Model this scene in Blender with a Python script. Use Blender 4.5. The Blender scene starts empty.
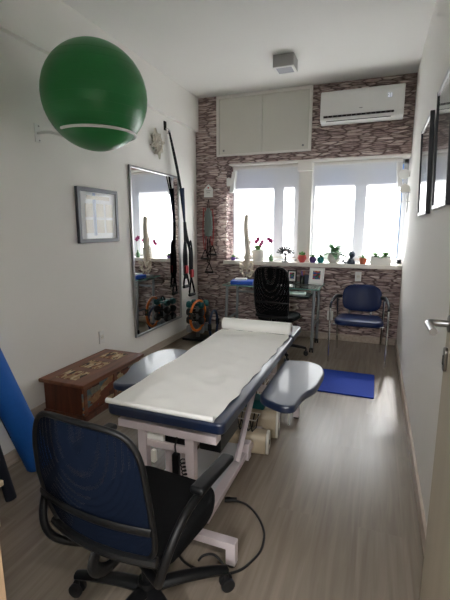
import bpy, bmesh, math, random
from mathutils import Vector, Matrix, Euler
random.seed(7)
PI = math.pi
C = bpy.context.scene.collection
scene = bpy.context.scene

# ------------------------------------------------------------------ materials
def lin(c):
    if isinstance(c, str):
        c = tuple(int(c[i:i+2], 16)/255 for i in (0, 2, 4))
    return tuple((v/12.92 if v <= .04045 else ((v+.055)/1.055)**2.4) for v in c) + (1,)

def new_mat(name):
    m = bpy.data.materials.new(name); m.use_nodes = True
    nt = m.node_tree
    return m, nt, nt.nodes['Principled BSDF']

def ramp(nt, stops, fac, interp='LINEAR'):
    r = nt.nodes.new('ShaderNodeValToRGB'); r.color_ramp.interpolation = interp
    el = r.color_ramp.elements
    while len(el) < len(stops): el.new(.5)
    for e, (p, c) in zip(el, stops): e.position = p; e.color = lin(c)
    nt.links.new(fac, r.inputs['Fac'])
    return r.outputs['Color']

def node(nt, typ, **kw):
    n = nt.nodes.new(typ)
    for k, v in kw.items(): setattr(n, k, v)
    return n

def mat(name, col, rough=.5, metal=0., var=.06, scale=14., bump=0., bscale=60., spec=.5, coat=0.):
    m, nt, p = new_mat(name)
    tc = node(nt, 'ShaderNodeTexCoord')
    nz = node(nt, 'ShaderNodeTexNoise'); nz.inputs['Scale'].default_value = scale; nz.inputs['Detail'].default_value = 4
    nt.links.new(tc.outputs['Object'], nz.inputs['Vector'])
    base = lin(col)
    mix = node(nt, 'ShaderNodeMix', data_type='RGBA')
    mix.inputs['A'].default_value = tuple(c*(1-var) for c in base[:3]) + (1,)
    mix.inputs['B'].default_value = tuple(min(1, c*(1+var)) for c in base[:3]) + (1,)
    nt.links.new(nz.outputs['Fac'], mix.inputs['Factor'])
    nt.links.new(mix.outputs['Result'], p.inputs['Base Color'])
    p.inputs['Roughness'].default_value = rough; p.inputs['Metallic'].default_value = metal
    p.inputs['Specular IOR Level'].default_value = spec
    p.inputs['Coat Weight'].default_value = coat
    if bump:
        n2 = node(nt, 'ShaderNodeTexNoise'); n2.inputs['Scale'].default_value = bscale
        nt.links.new(tc.outputs['Object'], n2.inputs['Vector'])
        b = node(nt, 'ShaderNodeBump'); b.inputs['Strength'].default_value = bump; b.inputs['Distance'].default_value = .01
        nt.links.new(n2.outputs['Fac'], b.inputs['Height']); nt.links.new(b.outputs['Normal'], p.inputs['Normal'])
    return m

def stone_mat():
    m, nt, p = new_mat('stacked_stone')
    tc = node(nt, 'ShaderNodeTexCoord'); sp = node(nt, 'ShaderNodeSeparateXYZ')
    nt.links.new(tc.outputs['Object'], sp.inputs[0])
    ad = node(nt, 'ShaderNodeMath', operation='ADD'); nt.links.new(sp.outputs['X'], ad.inputs[0]); nt.links.new(sp.outputs['Y'], ad.inputs[1])
    cb = node(nt, 'ShaderNodeCombineXYZ'); nt.links.new(ad.outputs[0], cb.inputs['X']); nt.links.new(sp.outputs['Z'], cb.inputs['Y'])
    # slight waviness of the courses
    wv = node(nt, 'ShaderNodeTexNoise'); wv.inputs['Scale'].default_value = 4; wv.inputs['Detail'].default_value = 4; nt.links.new(cb.outputs[0], wv.inputs['Vector'])
    wm = node(nt, 'ShaderNodeVectorMath', operation='SCALE'); wm.inputs['Scale'].default_value = .03
    nt.links.new(wv.outputs['Color'], wm.inputs[0])
    wa = node(nt, 'ShaderNodeVectorMath', operation='ADD'); nt.links.new(cb.outputs[0], wa.inputs[0]); nt.links.new(wm.outputs[0], wa.inputs[1])
    ms = node(nt, 'ShaderNodeMapping'); ms.inputs['Scale'].default_value = (6.0, 38, 1); nt.links.new(wa.outputs[0], ms.inputs[0])
    v1 = node(nt, 'ShaderNodeTexVoronoi', distance='MINKOWSKI'); v1.inputs['Exponent'].default_value = 4; v1.inputs['Scale'].default_value = 1; v1.inputs['Randomness'].default_value = .85
    v2 = node(nt, 'ShaderNodeTexVoronoi', feature='DISTANCE_TO_EDGE'); v2.inputs['Scale'].default_value = 1; v2.inputs['Randomness'].default_value = .85
    nt.links.new(ms.outputs[0], v1.inputs['Vector']); nt.links.new(ms.outputs[0], v2.inputs['Vector'])
    sc_ = node(nt, 'ShaderNodeSeparateColor'); nt.links.new(v1.outputs['Color'], sc_.inputs[0])
    col = ramp(nt, [(0, '9c8583'), (.4, 'b8a29d'), (.75, 'cdb9b3'), (1, 'ddcdc7')], sc_.outputs[0])
    ng = node(nt, 'ShaderNodeTexNoise'); ng.inputs['Scale'].default_value = 24; ng.inputs['Detail'].default_value = 8; ng.inputs['Roughness'].default_value = .65
    nt.links.new(wa.outputs[0], ng.inputs['Vector'])
    mg = node(nt, 'ShaderNodeMix', data_type='RGBA', blend_type='OVERLAY'); mg.inputs['Factor'].default_value = .6
    nt.links.new(col, mg.inputs['A']); nt.links.new(ng.outputs['Fac'], mg.inputs['B'])
    ed = node(nt, 'ShaderNodeMapRange'); ed.inputs['From Min'].default_value = .0; ed.inputs['From Max'].default_value = .13; nt.links.new(v2.outputs['Distance'], ed.inputs[0])
    mm = node(nt, 'ShaderNodeMix', data_type='RGBA'); nt.links.new(ed.outputs[0], mm.inputs['Factor'])
    mm.inputs['A'].default_value = lin('66504f'); nt.links.new(mg.outputs['Result'], mm.inputs['B'])
    nt.links.new(mm.outputs['Result'], p.inputs['Base Color'])
    p.inputs['Roughness'].default_value = .85
    h = node(nt, 'ShaderNodeMath', operation='MULTIPLY_ADD'); h.inputs[1].default_value = .9; nt.links.new(sc_.outputs[1], h.inputs[0]); nt.links.new(ed.outputs[0], h.inputs[2])
    h2 = node(nt, 'ShaderNodeMath', operation='MULTIPLY_ADD'); h2.inputs[1].default_value = .8
    nt.links.new(ng.outputs['Fac'], h2.inputs[0]); nt.links.new(h.outputs[0], h2.inputs[2])
    b = node(nt, 'ShaderNodeBump'); b.inputs['Strength'].default_value = .8; b.inputs['Distance'].default_value = .02
    nt.links.new(h2.outputs[0], b.inputs['Height']); nt.links.new(b.outputs['Normal'], p.inputs['Normal'])
    return m

def floor_mat():
    m, nt, p = new_mat('laminate')
    tc = node(nt, 'ShaderNodeTexCoord'); mp = node(nt, 'ShaderNodeMapping'); mp.inputs['Rotation'].default_value = (0, 0, PI/2)
    nt.links.new(tc.outputs['Object'], mp.inputs[0])
    br = node(nt, 'ShaderNodeTexBrick'); br.offset = .43; br.offset_frequency = 2
    for k, v in {'Scale': 1, 'Mortar Size': .0016, 'Mortar Smooth': .2, 'Brick Width': 1.3, 'Row Height': .2, 'Bias': 0}.items(): br.inputs[k].default_value = v
    br.inputs['Color1'].default_value = (0, 0, 0, 1); br.inputs['Color2'].default_value = (1, 1, 1, 1); br.inputs['Mortar'].default_value = (.5, .5, .5, 1)
    nt.links.new(mp.outputs[0], br.inputs['Vector'])
    m2 = node(nt, 'ShaderNodeMapping'); m2.inputs['Scale'].default_value = (1.6, 26, 1); nt.links.new(mp.outputs[0], m2.inputs[0])
    ofs = node(nt, 'ShaderNodeVectorMath', operation='ADD'); nt.links.new(m2.outputs[0], ofs.inputs[0]); 
    sc = node(nt, 'ShaderNodeVectorMath', operation='SCALE'); sc.inputs['Scale'].default_value = 9; nt.links.new(br.outputs['Color'], sc.inputs[0]); nt.links.new(sc.outputs[0], ofs.inputs[1])
    g = node(nt, 'ShaderNodeTexNoise'); g.inputs['Scale'].default_value = 1.2; g.inputs['Detail'].default_value = 7; g.inputs['Distortion'].default_value = .6
    nt.links.new(ofs.outputs[0], g.inputs['Vector'])
    c1 = ramp(nt, [(.2, '766a5d'), (.5, '857a6d'), (.8, '95897d')], g.outputs['Fac'])
    c2 = node(nt, 'ShaderNodeMix', data_type='RGBA', blend_type='MULTIPLY'); c2.inputs['Factor'].default_value = .35
    nt.links.new(c1, c2.inputs['A'])
    nt.links.new(ramp(nt, [(0, 'd8d2cb'), (1, 'ffffff')], br.outputs['Color']), c2.inputs['B'])
    c3 = node(nt, 'ShaderNodeMix', data_type='RGBA'); nt.links.new(br.outputs['Fac'], c3.inputs['Factor'])
    nt.links.new(c2.outputs['Result'], c3.inputs['A']); c3.inputs['B'].default_value = lin('85786b')
    nt.links.new(c3.outputs['Result'], p.inputs['Base Color'])
    p.inputs['Roughness'].default_value = .27; p.inputs['Specular IOR Level'].default_value = .5
    b = node(nt, 'ShaderNodeBump'); b.inputs['Strength'].default_value = .06; b.inputs['Distance'].default_value = .01
    nt.links.new(g.outputs['Fac'], b.inputs['Height']); nt.links.new(b.outputs['Normal'], p.inputs['Normal'])
    return m

def wood_mat(name, a, b_, rough=.5, axis=1, scale=1.):
    m, nt, p = new_mat(name)
    tc = node(nt, 'ShaderNodeTexCoord'); mp = node(nt, 'ShaderNodeMapping')
    s = [30*scale]*3; s[axis] = 3*scale; mp.inputs['Scale'].default_value = s
    nt.links.new(tc.outputs['Object'], mp.inputs[0])
    g = node(nt, 'ShaderNodeTexNoise'); g.inputs['Scale'].default_value = 1; g.inputs['Detail'].default_value = 6; g.inputs['Distortion'].default_value = .5
    nt.links.new(mp.outputs[0], g.inputs['Vector'])
    nt.links.new(ramp(nt, [(.3, a), (.7, b_)], g.outputs['Fac']), p.inputs['Base Color'])
    p.inputs['Roughness'].default_value = rough
    return m

def patch_mat(name, stops, scale):
    m, nt, p = new_mat(name)
    tc = node(nt, 'ShaderNodeTexCoord'); mp = node(nt, 'ShaderNodeMapping'); mp.inputs['Scale'].default_value = scale; mp.inputs['Rotation'].default_value = (.5, .1, .12)
    nt.links.new(tc.outputs['Object'], mp.inputs[0])
    v = node(nt, 'ShaderNodeTexVoronoi', distance='MANHATTAN'); v.inputs['Scale'].default_value = 1
    nt.links.new(mp.outputs[0], v.inputs['Vector'])
    sp = node(nt, 'ShaderNodeSeparateColor'); nt.links.new(v.outputs['Color'], sp.inputs[0])
    c = ramp(nt, stops, sp.outputs[0], 'CONSTANT')
    n = node(nt, 'ShaderNodeTexNoise'); n.inputs['Scale'].default_value = 40; n.inputs['Detail'].default_value = 5
    nt.links.new(tc.outputs['Object'], n.inputs['Vector'])
    mx = node(nt, 'ShaderNodeMix', data_type='RGBA', blend_type='OVERLAY'); mx.inputs['Factor'].default_value = .6
    nt.links.new(c, mx.inputs['A']); nt.links.new(n.outputs['Fac'], mx.inputs['B'])
    nt.links.new(mx.outputs['Result'], p.inputs['Base Color']); p.inputs['Roughness'].default_value = .6
    return m

def mesh_fabric(name, col, open_=.22, scale=260.):
    """open-weave netting: small holes between dark threads"""
    m, nt, p = new_mat(name)
    p.inputs['Base Color'].default_value = lin(col); p.inputs['Roughness'].default_value = .9; p.inputs['Specular IOR Level'].default_value = .1
    tc = node(nt, 'ShaderNodeTexCoord'); mp = node(nt, 'ShaderNodeMapping'); mp.inputs['Scale'].default_value = (scale, scale, scale)
    nt.links.new(tc.outputs['Object'], mp.inputs[0])
    v = node(nt, 'ShaderNodeTexVoronoi'); v.inputs['Scale'].default_value = 1; v.inputs['Randomness'].default_value = .15
    nt.links.new(mp.outputs[0], v.inputs['Vector'])
    lt = node(nt, 'ShaderNodeMath', operation='LESS_THAN'); lt.inputs[1].default_value = open_
    nt.links.new(v.outputs['Distance'], lt.inputs[0])
    tr = node(nt, 'ShaderNodeBsdfTransparent'); mx = node(nt, 'ShaderNodeMixShader')
    nt.links.new(lt.outputs[0], mx.inputs[0]); nt.links.new(p.outputs[0], mx.inputs[1]); nt.links.new(tr.outputs[0], mx.inputs[2])
    nt.links.new(mx.outputs[0], nt.nodes['Material Output'].inputs['Surface'])
    return m

def blind_mat():
    """translucent roller fabric with a little see-through openness"""
    m, nt, p = new_mat('roller_fabric')
    nt.nodes.remove(p)
    df = node(nt, 'ShaderNodeBsdfDiffuse'); df.inputs['Color'].default_value = (.8, .8, .8, 1)
    tl = node(nt, 'ShaderNodeBsdfTranslucent'); tl.inputs['Color'].default_value = (.9, .9, .88, 1)
    tr = node(nt, 'ShaderNodeBsdfTransparent'); tr.inputs['Color'].default_value = (1, 1, 1, 1)
    a = node(nt, 'ShaderNodeMixShader'); a.inputs[0].default_value = BL_TRANSL
    nt.links.new(df.outputs[0], a.inputs[1]); nt.links.new(tl.outputs[0], a.inputs[2])
    b = node(nt, 'ShaderNodeMixShader'); b.inputs[0].default_value = BL_OPEN
    nt.links.new(a.outputs[0], b.inputs[1]); nt.links.new(tr.outputs[0], b.inputs[2])
    nt.links.new(b.outputs[0], nt.nodes['Material Output'].inputs['Surface'])
    return m

def glass_mat(name, col=(1, 1, 1, 1), gloss=.06, rough=.0):
    """thin pane: see-through plus mirror reflection"""
    m, nt, p = new_mat(name); nt.nodes.remove(p)
    tr = node(nt, 'ShaderNodeBsdfTransparent'); tr.inputs['Color'].default_value = col
    gl = node(nt, 'ShaderNodeBsdfGlossy'); gl.inputs['Roughness'].default_value = rough
    fr = node(nt, 'ShaderNodeFresnel'); fr.inputs['IOR'].default_value = 1.5
    geo = node(nt, 'ShaderNodeNewGeometry'); fm = node(nt, 'ShaderNodeMath', operation='MULTIPLY'); inv = node(nt, 'ShaderNodeMath', operation='SUBTRACT'); inv.inputs[0].default_value = 1
    nt.links.new(geo.outputs['Backfacing'], inv.inputs[1]); nt.links.new(inv.outputs[0], fm.inputs[0]); nt.links.new(fr.outputs[0], fm.inputs[1])
    mx = node(nt, 'ShaderNodeMixShader'); nt.links.new(fm.outputs[0], mx.inputs[0])
    nt.links.new(tr.outputs[0], mx.inputs[1]); nt.links.new(gl.outputs[0], mx.inputs[2])
    nt.links.new(mx.outputs[0], nt.nodes['Material Output'].inputs['Surface'])
    return m

def emit_mat(name, col, s):
    m, nt, p = new_mat(name)
    p.inputs['Base Color'].default_value = lin(col); p.inputs['Emission Color'].default_value = lin(col); p.inputs['Emission Strength'].default_value = s
    return m

BL_TRANSL, BL_OPEN, SKY = .62, .025, .68
M = dict(
    wall=mat('painted_wall', 'eae8e4', .8, var=.02, scale=3, bump=.05, bscale=90),
    ceil=mat('painted_ceiling', 'ecebe8', .85, var=.015, scale=2),
    stone=stone_mat(), floor=floor_mat(),
    base=wood_mat('baseboard_wood', 'a8988a', 'c0b2a4', .45, 1),
    trim=mat('white_trim', 'e6e3de', .5, var=.02),
    sill=mat('sill_stone', 'd9d4cc', .4, var=.05, scale=40),
    alum=mat('white_aluminium', 'a9abad', .4, var=.02),
    cab=mat('cabinet_white', 'd3d1c9', .45, var=.02, scale=4),
    blind=blind_mat(), pane=glass_mat('window_pane'),
    plastic=mat('white_plastic', 'e4e4e2', .35, var=.015),
    greyplastic=mat('grey_plastic', '9b9b9c', .4),
    black=mat('black_plastic', '0b0c0e', .42, var=.1, spec=.3),
    blackfab=mat('black_fabric', '090a0c', .9, var=.3, scale=200, bump=.3, bscale=400, spec=.2),
    blackrub=mat('black_rubber', '101012', .6, var=.1),
    chrome=mat('chrome', 'c9cacc', .12, 1, var=.02),
    steel=mat('brushed_steel', 'a9a9aa', .3, 1, var=.05),
    greymetal=mat('grey_metal', '8b8f92', .4, .6),
    navy=mat('navy_vinyl', '12213f', .37, var=.08, scale=30, bump=.03, bscale=250, spec=.9, coat=.25),
    navy2=mat('navy_visitor_vinyl', '10224c', .42, var=.08, scale=30, bump=.03, bscale=250, spec=.25),
    netblue=mesh_fabric('navy_netting', '091324', .22, 230), netblack=mesh_fabric('black_netting', '08090b', .2, 150),
    frame_w=mat('lilac_white_enamel', 'cfc3c6', .35, var=.03),
    paper=mat('white_paper', 'f6f5f2', .7, var=.02, scale=8, bump=.15, bscale=14),
    beige=mat('beige_vinyl', 'b3a48c', .5, var=.05),
    cream=mat('cream_enamel', 'dedad0', .4, var=.03),
    green=mat('green_rubber', '1f7a3c', .36, var=.06, scale=4, spec=.5),
    bluemat=mat('blue_mat', '1a3a98', .8, var=.08, scale=80, bump=.2, bscale=200, spec=.2),
    bluefoam=mat('blue_foam', '115db5', .7, var=.08, scale=60, bump=.1, bscale=200),
    navyfoam=mat('navy_foam', '101624', .7, var=.1, scale=60),
    chestwood=wood_mat('chest_brown', '3b1f14', '6b3a25', .45, 2, .8),
    lidwood=wood_mat('lid_red_brown', '552c1d', '87533a', .4, 1, .7),
    patch=patch_mat('patchwork', [(0, '6e3b26'), (.2, '7f7a6c'), (.38, '9a7350'), (.5, '5d7277'), (.62, '7a3527'), (.78, 'b09a78'), (.9, '4b2a1d')], (14, 9, 22)),
    inlay=patch_mat('worn_inlay', [(0, 'b29a74'), (.3, 'c9b795'), (.5, '3c2f28'), (.65, 'a0805a'), (.85, '7b4a33')], (40, 18, 20)),
    palewood=wood_mat('pale_wood', 'c9b795', 'dccdae', .5, 2),
    jamb=wood_mat('jamb_wood', 'b99a7b', 'c8ab8d', .5, 2, .5),
    door=wood_mat('door_paint', 'a89f8e', 'b3aa99', .5, 2, .4),
    doormetal=mat('dark_nickel', '6b6762', .3, .9, var=.05),
    mirror=mat('mirror_silver', 'f2f4f4', .01, 1, var=0),
    frameblack=mat('black_frame', '101114', .5, var=.05, spec=.25),
    framegrey=mat('charcoal_frame', '4b4f5a', .4, var=.05),
    framelight=mat('pale_frame_edge', 'c9c9cc', .3, var=.02),
    print_=mat('print_grey', '8e9298', .3, var=.35, scale=5, coat=1),
    glasspic=glass_mat('picture_glass'),
    glassdesk=glass_mat('desk_glass', (.80, .90, .88, 1)),
    glassedge=mat('glass_edge', '7fb4a6', .15, var=.02),
    bone=mat('bone_plastic', 'cdc2b0', .5, var=.12, scale=60),
    disc=mat('disc_plastic', 'b5a99a', .6),
    teal=mat('teal_rubber', '0d5c5e', .5), dgrey=mat('dumbbell_black', '1c1f24', .5), lgrey=mat('dumbbell_grey', '7d8085', .45),
    orange=mat('orange_ring', 'd26a1c', .5), dblue=mat('dark_blue_ring', '1b2c4e', .5),
    redband=mat('red_band', 'a02e2e', .5), greyband=mat('grey_green_bag', '6b7672', .6), redstrap=mat('red_webbing', 'a3242a', .7),
    strap=mat('black_webbing', '0c0d11', .85, var=.2, scale=200, spec=.15), strapblue=mat('navy_webbing', '16223a', .85, spec=.15),
    stick=mat('ornament_sticks', 'c2bbae', .6, var=.15), bluefolder=mat('blue_folder', '1553c2', .35),
    leaf=mat('leaf_green', '4f7d3c', .5, var=.3, scale=60), leafpale=mat('leaf_pale', '5f8560', .5, var=.2, scale=60),
    magenta=mat('magenta_petal', 'a4246d', .5), terracotta=mat('terracotta', 'b5654b', .7), redpot=mat('red_pot', 'b8423c', .4),
    purplepot=mat('purple_pot', '5b3f86', .35), tealpot=mat('teal_pot', '1d8a8c', .35), whitepot=mat('white_pot', 'dcdad4', .4, var=.02),
    ironblack=mat('black_iron', '17191d', .5), slate=mat('slate_figurine', '3a4353', .5),
    photo=patch_mat('colour_photo', [(0, '2b4a8c'), (.3, 'b23b3b'), (.5, '3f7b4a'), (.7, 'd0b060'), (.85, '303030')], (50, 50, 50)),
    paperprint=mat('certificate_paper', 'dfe1e2', .5, var=.02), blockbeige=mat('certificate_block', 'b9b19c', .5, var=.2, scale=90), reflectblue=mat('reflection_blue', '7d90b3', .5),
    led=emit_mat('display_digits', 'cfe0ff', 1.5), lampglass=mat('lamp_diffuser', 'a9acb3', .25), lampbody=mat('lamp_grey', 'a3a2a0', .45),
    outside=mat('panel_render', 'c9c3b8', .9), soil=mat('soil', '3a2c22', .9),
)

# ------------------------------------------------------------------ mesh building
class MB:
    def __init__(s): s.bm = bmesh.new(); s.wn = False
    def _add(s, b, mtx=None):
        if mtx is not None: bmesh.ops.transform(b, matrix=mtx, verts=b.verts)
        me = bpy.data.meshes.new('t'); b.to_mesh(me); b.free(); s.bm.from_mesh(me); bpy.data.meshes.remove(me); return s
    def box(s, c, d, bev=0, rot=None, seg=2):
        b = bmesh.new(); bmesh.ops.create_cube(b, size=1)
        bmesh.ops.scale(b, vec=d, verts=b.verts)
        if bev: bmesh.ops.bevel(b, geom=b.edges[:], offset=bev, segments=seg, affect='EDGES', profile=.5); s.wn = True
        m = Matrix.Translation(c)
        if rot: m = m @ Euler(rot).to_matrix().to_4x4()
        return s._add(b, m)
    def bb(s, x0, x1, y0, y1, z0, z1, bev=0): return s.box(((x0+x1)/2, (y0+y1)/2, (z0+z1)/2), (x1-x0, y1-y0, z1-z0), bev)
    def cyl(s, a, c, r, r2=None, seg=20, bev=0):
        a = Vector(a); c = Vector(c); d = c-a
        b = bmesh.new(); bmesh.ops.create_cone(b, cap_ends=True, segments=seg, radius1=r, radius2=r if r2 is None else r2, depth=d.length)
        if bev:
            ed = [e for e in b.edges if any(len(f.verts) > 4 for f in e.link_faces)]
            bmesh.ops.bevel(b, geom=ed, offset=bev, segments=2, affect='EDGES', profile=.5)
        m = Matrix.Translation((a+c)/2) @ d.to_track_quat('Z', 'Y').to_matrix().to_4x4()
        return s._add(b, m)
    def sph(s, c, r, seg=20, rot=None):
        b = bmesh.new(); bmesh.ops.create_uvsphere(b, u_segments=seg, v_segments=max(6, seg//2), radius=1)
        rr = (r, r, r) if isinstance(r, (int, float)) else r
        m = Matrix.Translation(c)
        if rot: m = m @ Euler(rot).to_matrix().to_4x4()
        return s._add(b, m @ Matrix.Diagonal((*rr, 1)))
    def prism(s, poly, z0, z1, bev=0, mtx=None, seg=2):
        b = bmesh.new(); vs = [b.verts.new((x, y, z0)) for x, y in poly]; f = b.faces.new(vs)
        r = bmesh.ops.extrude_face_region(b, geom=[f]); bmesh.ops.translate(b, vec=(0, 0, z1-z0), verts=[v for v in r['geom'] if isinstance(v, bmesh.types.BMVert)])
        bmesh.ops.recalc_face_normals(b, faces=b.faces)
        if bev:
            s.wn = True
            ed = [e for e in b.edges if abs(e.verts[0].co.z-e.verts[1].co.z) < 1e-6]
            bmesh.ops.bevel(b, geom=ed, offset=bev, segments=seg, affect='EDGES', profile=.5)
        return s._add(b, mtx)
    def lathe(s, prof, seg=24, mtx=None):
        b = bmesh.new(); rings = []
        for r, z in prof:
            if r < 1e-6: rings.append([b.verts.new((0, 0, z))])
            else: rings.append([b.verts.new((r*math.cos(2*PI*i/seg), r*math.sin(2*PI*i/seg), z)) for i in range(seg)])
        for p, q in zip(rings, rings[1:]):
            for i in range(seg):
                j = (i+1) % seg
                if len(p) == 1 and len(q) == 1: continue
                if len(p) == 1: b.faces.new((p[0], q[i], q[j]))
                elif len(q) == 1: b.faces.new((p[i], p[j], q[0]))
                else: b.faces.new((p[i], p[j], q[j], q[i]))
        bmesh.ops.recalc_face_normals(b, faces=b.faces)
        return s._add(b, mtx)
    def tube(s, pts, r, seg=10, closed=False, n=6, flat=None, up=None):
        P = [Vector(p) for p in pts]; Q = []
        if n > 1 and len(P) > 2:
            m = len(P); rng = m if closed else m-1
            for i in range(rng):
                if closed: p0, p1, p2, p3 = P[(i-1) % m], P[i], P[(i+1) % m], P[(i+2) % m]
                else: p0, p1, p2, p3 = P[max(i-1, 0)], P[i], P[i+1], P[min(i+2, m-1)]
                for k in range(n):
                    t = k/n
                    Q.append(.5*((2*p1)+(-p0+p2)*t+(2*p0-5*p1+4*p2-p3)*t*t+(-p0+3*p1-3*p2+p3)*t**3))
            if not closed: Q.append(P[-1])
        else: Q = P
        b = bmesh.new(); rings = []; L = len(Q); side = None
        for i, q in enumerate(Q):
            t = (Q[(i+1) % L]-Q[i-1]) if closed else (Q[min(i+1, L-1)]-Q[max(i-1, 0)])
            t.normalize()
            if side is None:
                ref = Vector(up) if up else (Vector((0, 0, 1)) if abs(t.z) < .9 else Vector((1, 0, 0)))
                side = t.cross(ref).normalized()
            side = (side - t*side.dot(t)).normalized(); o = side.cross(t)
            rr = r(i/(L-1)) if callable(r) else r
            ra, rb = (rr, rr) if not flat else (rr, rr*flat)
            rings.append([b.verts.new(q+side*ra*math.cos(2*PI*k/seg)+o*rb*math.sin(2*PI*k/seg)) for k in range(seg)])
        pr = list(zip(rings, rings[1:])) + ([(rings[-1], rings[0])] if closed else [])
        for p, q in pr:
            for k in range(seg):
                b.faces.new((p[k], p[(k+1) % seg], q[(k+1) % seg], q[k]))
        if not closed: b.faces.new(rings[0]); b.faces.new(rings[-1])
        bmesh.ops.recalc_face_normals(b, faces=b.faces)
        return s._add(b)
    def grid(s, fn, nu, nv, thick=0):
        b = bmesh.new(); vs = [[b.verts.new(fn(i/nu, j/nv)) for j in range(nv+1)] for i in range(nu+1)]
        for i in range(nu):
            for j in range(nv): b.faces.new((vs[i][j], vs[i+1][j], vs[i+1][j+1], vs[i][j+1]))
        if thick:
            bmesh.ops.recalc_face_normals(b, faces=b.faces)
            bmesh.ops.solidify(b, geom=b.faces[:], thickness=thick)
        return s._add(b)
    def build(s, name, m, parent=None, loc=None, rot=None, smooth=True, ang=40):
        bmesh.ops.recalc_face_normals(s.bm, faces=s.bm.faces) if False else None
        me = bpy.data.meshes.new(name); s.bm.to_mesh(me); s.bm.free()
        me.materials.append(M[m] if isinstance(m, str) else m)
        if smooth:
            me.polygons.foreach_set('use_smooth', [True]*len(me.polygons)); me.set_sharp_from_angle(angle=math.radians(ang))
        o = bpy.data.objects.new(name, me); C.objects.link(o)
        if s.wn and smooth:
            wm = o.modifiers.new('weighted', 'WEIGHTED_NORMAL'); wm.keep_sharp = True; wm.weight = 80
        if parent: o.parent = parent
        if loc: o.location = loc
        if rot: o.rotation_euler = rot
        return o

def rpoly(pts, rad, n=5):
    """round the corners of a 2-D polygon"""
    out = []; L = len(pts)
    for i in range(L):
        p = Vector(pts[i]); a = Vector(pts[i-1]); b = Vector(pts[(i+1) % L])
        da, db = (a-p), (b-p); r = min(rad, da.length*.45, db.length*.45)
        s, e = p+da.normalized()*r, p+db.normalized()*r
        for k in range(n+1):
            t = k/n; q = (1-t)**2*s+2*t*(1-t)*p+t*t*e; out.append((q.x, q.y))
    return out
def rrect(w, h, r, n=5, c=(0, 0)): return rpoly([(c[0]-w/2, c[1]-h/2), (c[0]+w/2, c[1]-h/2), (c[0]+w/2, c[1]+h/2), (c[0]-w/2, c[1]+h/2)], r, n)
MX_XZ = Matrix(((1, 0, 0, 0), (0, 0, -1, 0), (0, 1, 0, 0), (0, 0, 0, 1)))      # prism xy -> x,z ; extrude along -y
MX_YZ = Matrix(((0, 0, 1, 0), (1, 0, 0, 0), (0, 1, 0, 0), (0, 0, 0, 1)))       # prism xy -> y,z ; extrude along +x

def tag(o, label, cat, group=None):
    o['label'] = label; o['category'] = cat
    if group: o['group'] = group
    return o
def thing(name, label, cat, loc=(0, 0, 0), rz=0, group=None, rot=None):
    o = bpy.data.objects.new(name, None); o.empty_display_size = .05; C.objects.link(o)
    o.location = loc; o.rotation_euler = rot or (0, 0, rz)
    return tag(o, label, cat, group)
def struct(mb, name, m, parent=None, **k):
    o = mb.build(name, m, parent, **k)
    if not parent: o['kind'] = 'structure'
    return o
def copy_tree(o, parent=None):
    c = o.copy(); C.objects.link(c)
    if parent: c.parent = parent
    for ch in [x for x in KIDS.get(o.name, o.children)]: copy_tree(ch, c)
    return c
KIDS = {}

# ------------------------------------------------------------------ room dimensions
A, B, D, H, HB = -2.395, .298, 5.22, 3.14, 2.72      # left wall, right wall, back pillar face, ceiling, beam underside
FY = .55                                             # inner face of the doorway wall
WF = 5.27                                            # face of the stone wall under the window / of the lintel
WY = 5.50                                            # window plane

struct(MB().bb(-3.2, 1.4, -1.6, 5.8, -.12, 0), 'floor', 'floor', smooth=False)
struct(MB().bb(-2.6, .5, FY-.12, 5.8, H, H+.12), 'ceiling', 'ceil', smooth=False)
struct(MB().bb(A-.12, A, FY-.12, 5.8, 0, H), 'wall_left', 'wall', smooth=False)
struct(MB().bb(A, -2.05, FY, 1.73, 0, H, 0), 'trim_1', 'wall', smooth=False)                 # pilaster near the door
struct(MB().bb(A, A+.045, 1.73, D-.001, HB, H), 'trim_2', 'wall', smooth=False)               # beam on the left wall
struct(MB().bb(B, B+.12, FY-.12, 5.8, 0, H), 'wall_right', 'wall', smooth=False)
w = MB()
w.bb(A, -.815, FY-.12, FY, 0, H); w.bb(-.815, B, FY-.12, FY, 2.12, H); w.bb(.262, B, FY-.12, FY, 0, 2.12)
struct(w, 'wall_front', 'wall', smooth=False)
# hallway behind the camera
struct(MB().bb(-3.2, 1.4, -1.72, -1.6, 0, 2.6), 'wall_hall_back', 'wall', smooth=False)
struct(MB().bb(-3.32, -3.2, -1.72, FY-.12, 0, 2.6), 'wall_hall_left', 'wall', smooth=False)
struct(MB().bb(1.4, 1.52, -1.72, FY-.12, 0, 2.6), 'wall_hall_right', 'wall', smooth=False)
struct(MB().bb(-3.32, 1.52, -1.72, FY-.12, 2.6, 2.72), 'ceiling_hall', 'ceil', smooth=False)
w = MB(); w.bb(-3.32, A-.12, FY-.13, FY-.01, 0, 2.72); w.bb(B+.12, 1.52, FY-.13, FY-.01, 0, 2.72)
struct(w, 'wall_hall_front', 'wall', smooth=False)

# stone-clad back wall : pillar, splayed reveal, lintel, parapet under the sill
SZ, HZ = 1.0, 2.29            # sill top, underside of lintel
PX = -2.085                   # pillar corner
w = MB()
w.prism([(A, D), (PX, D), (-1.975, WF+.02), (-1.93, WY-.02), (-1.93, 5.8), (A, 5.8)], 0, HZ)
w.bb(A, PX, D, 5.8, HZ, H)
w.bb(-1.985, B, WF, 5.8, 0, SZ-.05)
w.bb(PX, B, WF-.02, 5.8, HZ, H)
struct(w, 'wall_back', 'stone', smooth=False)
struct(MB().bb(-2.0, B-.001, D, WY+.1, SZ-.05, SZ, .006), 'trim_3', 'sill')                    # window sill
struct(MB().bb(-1.93, B, WF+.0, WY+.1, HZ-.02, HZ), 'trim_4', 'trim')                           # soffit board
struct(MB().bb(-1.00, -.83, WF+.09, WY+.12, SZ, HZ-.02, .004), 'trim_5', 'trim')                # post between the two windows
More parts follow.
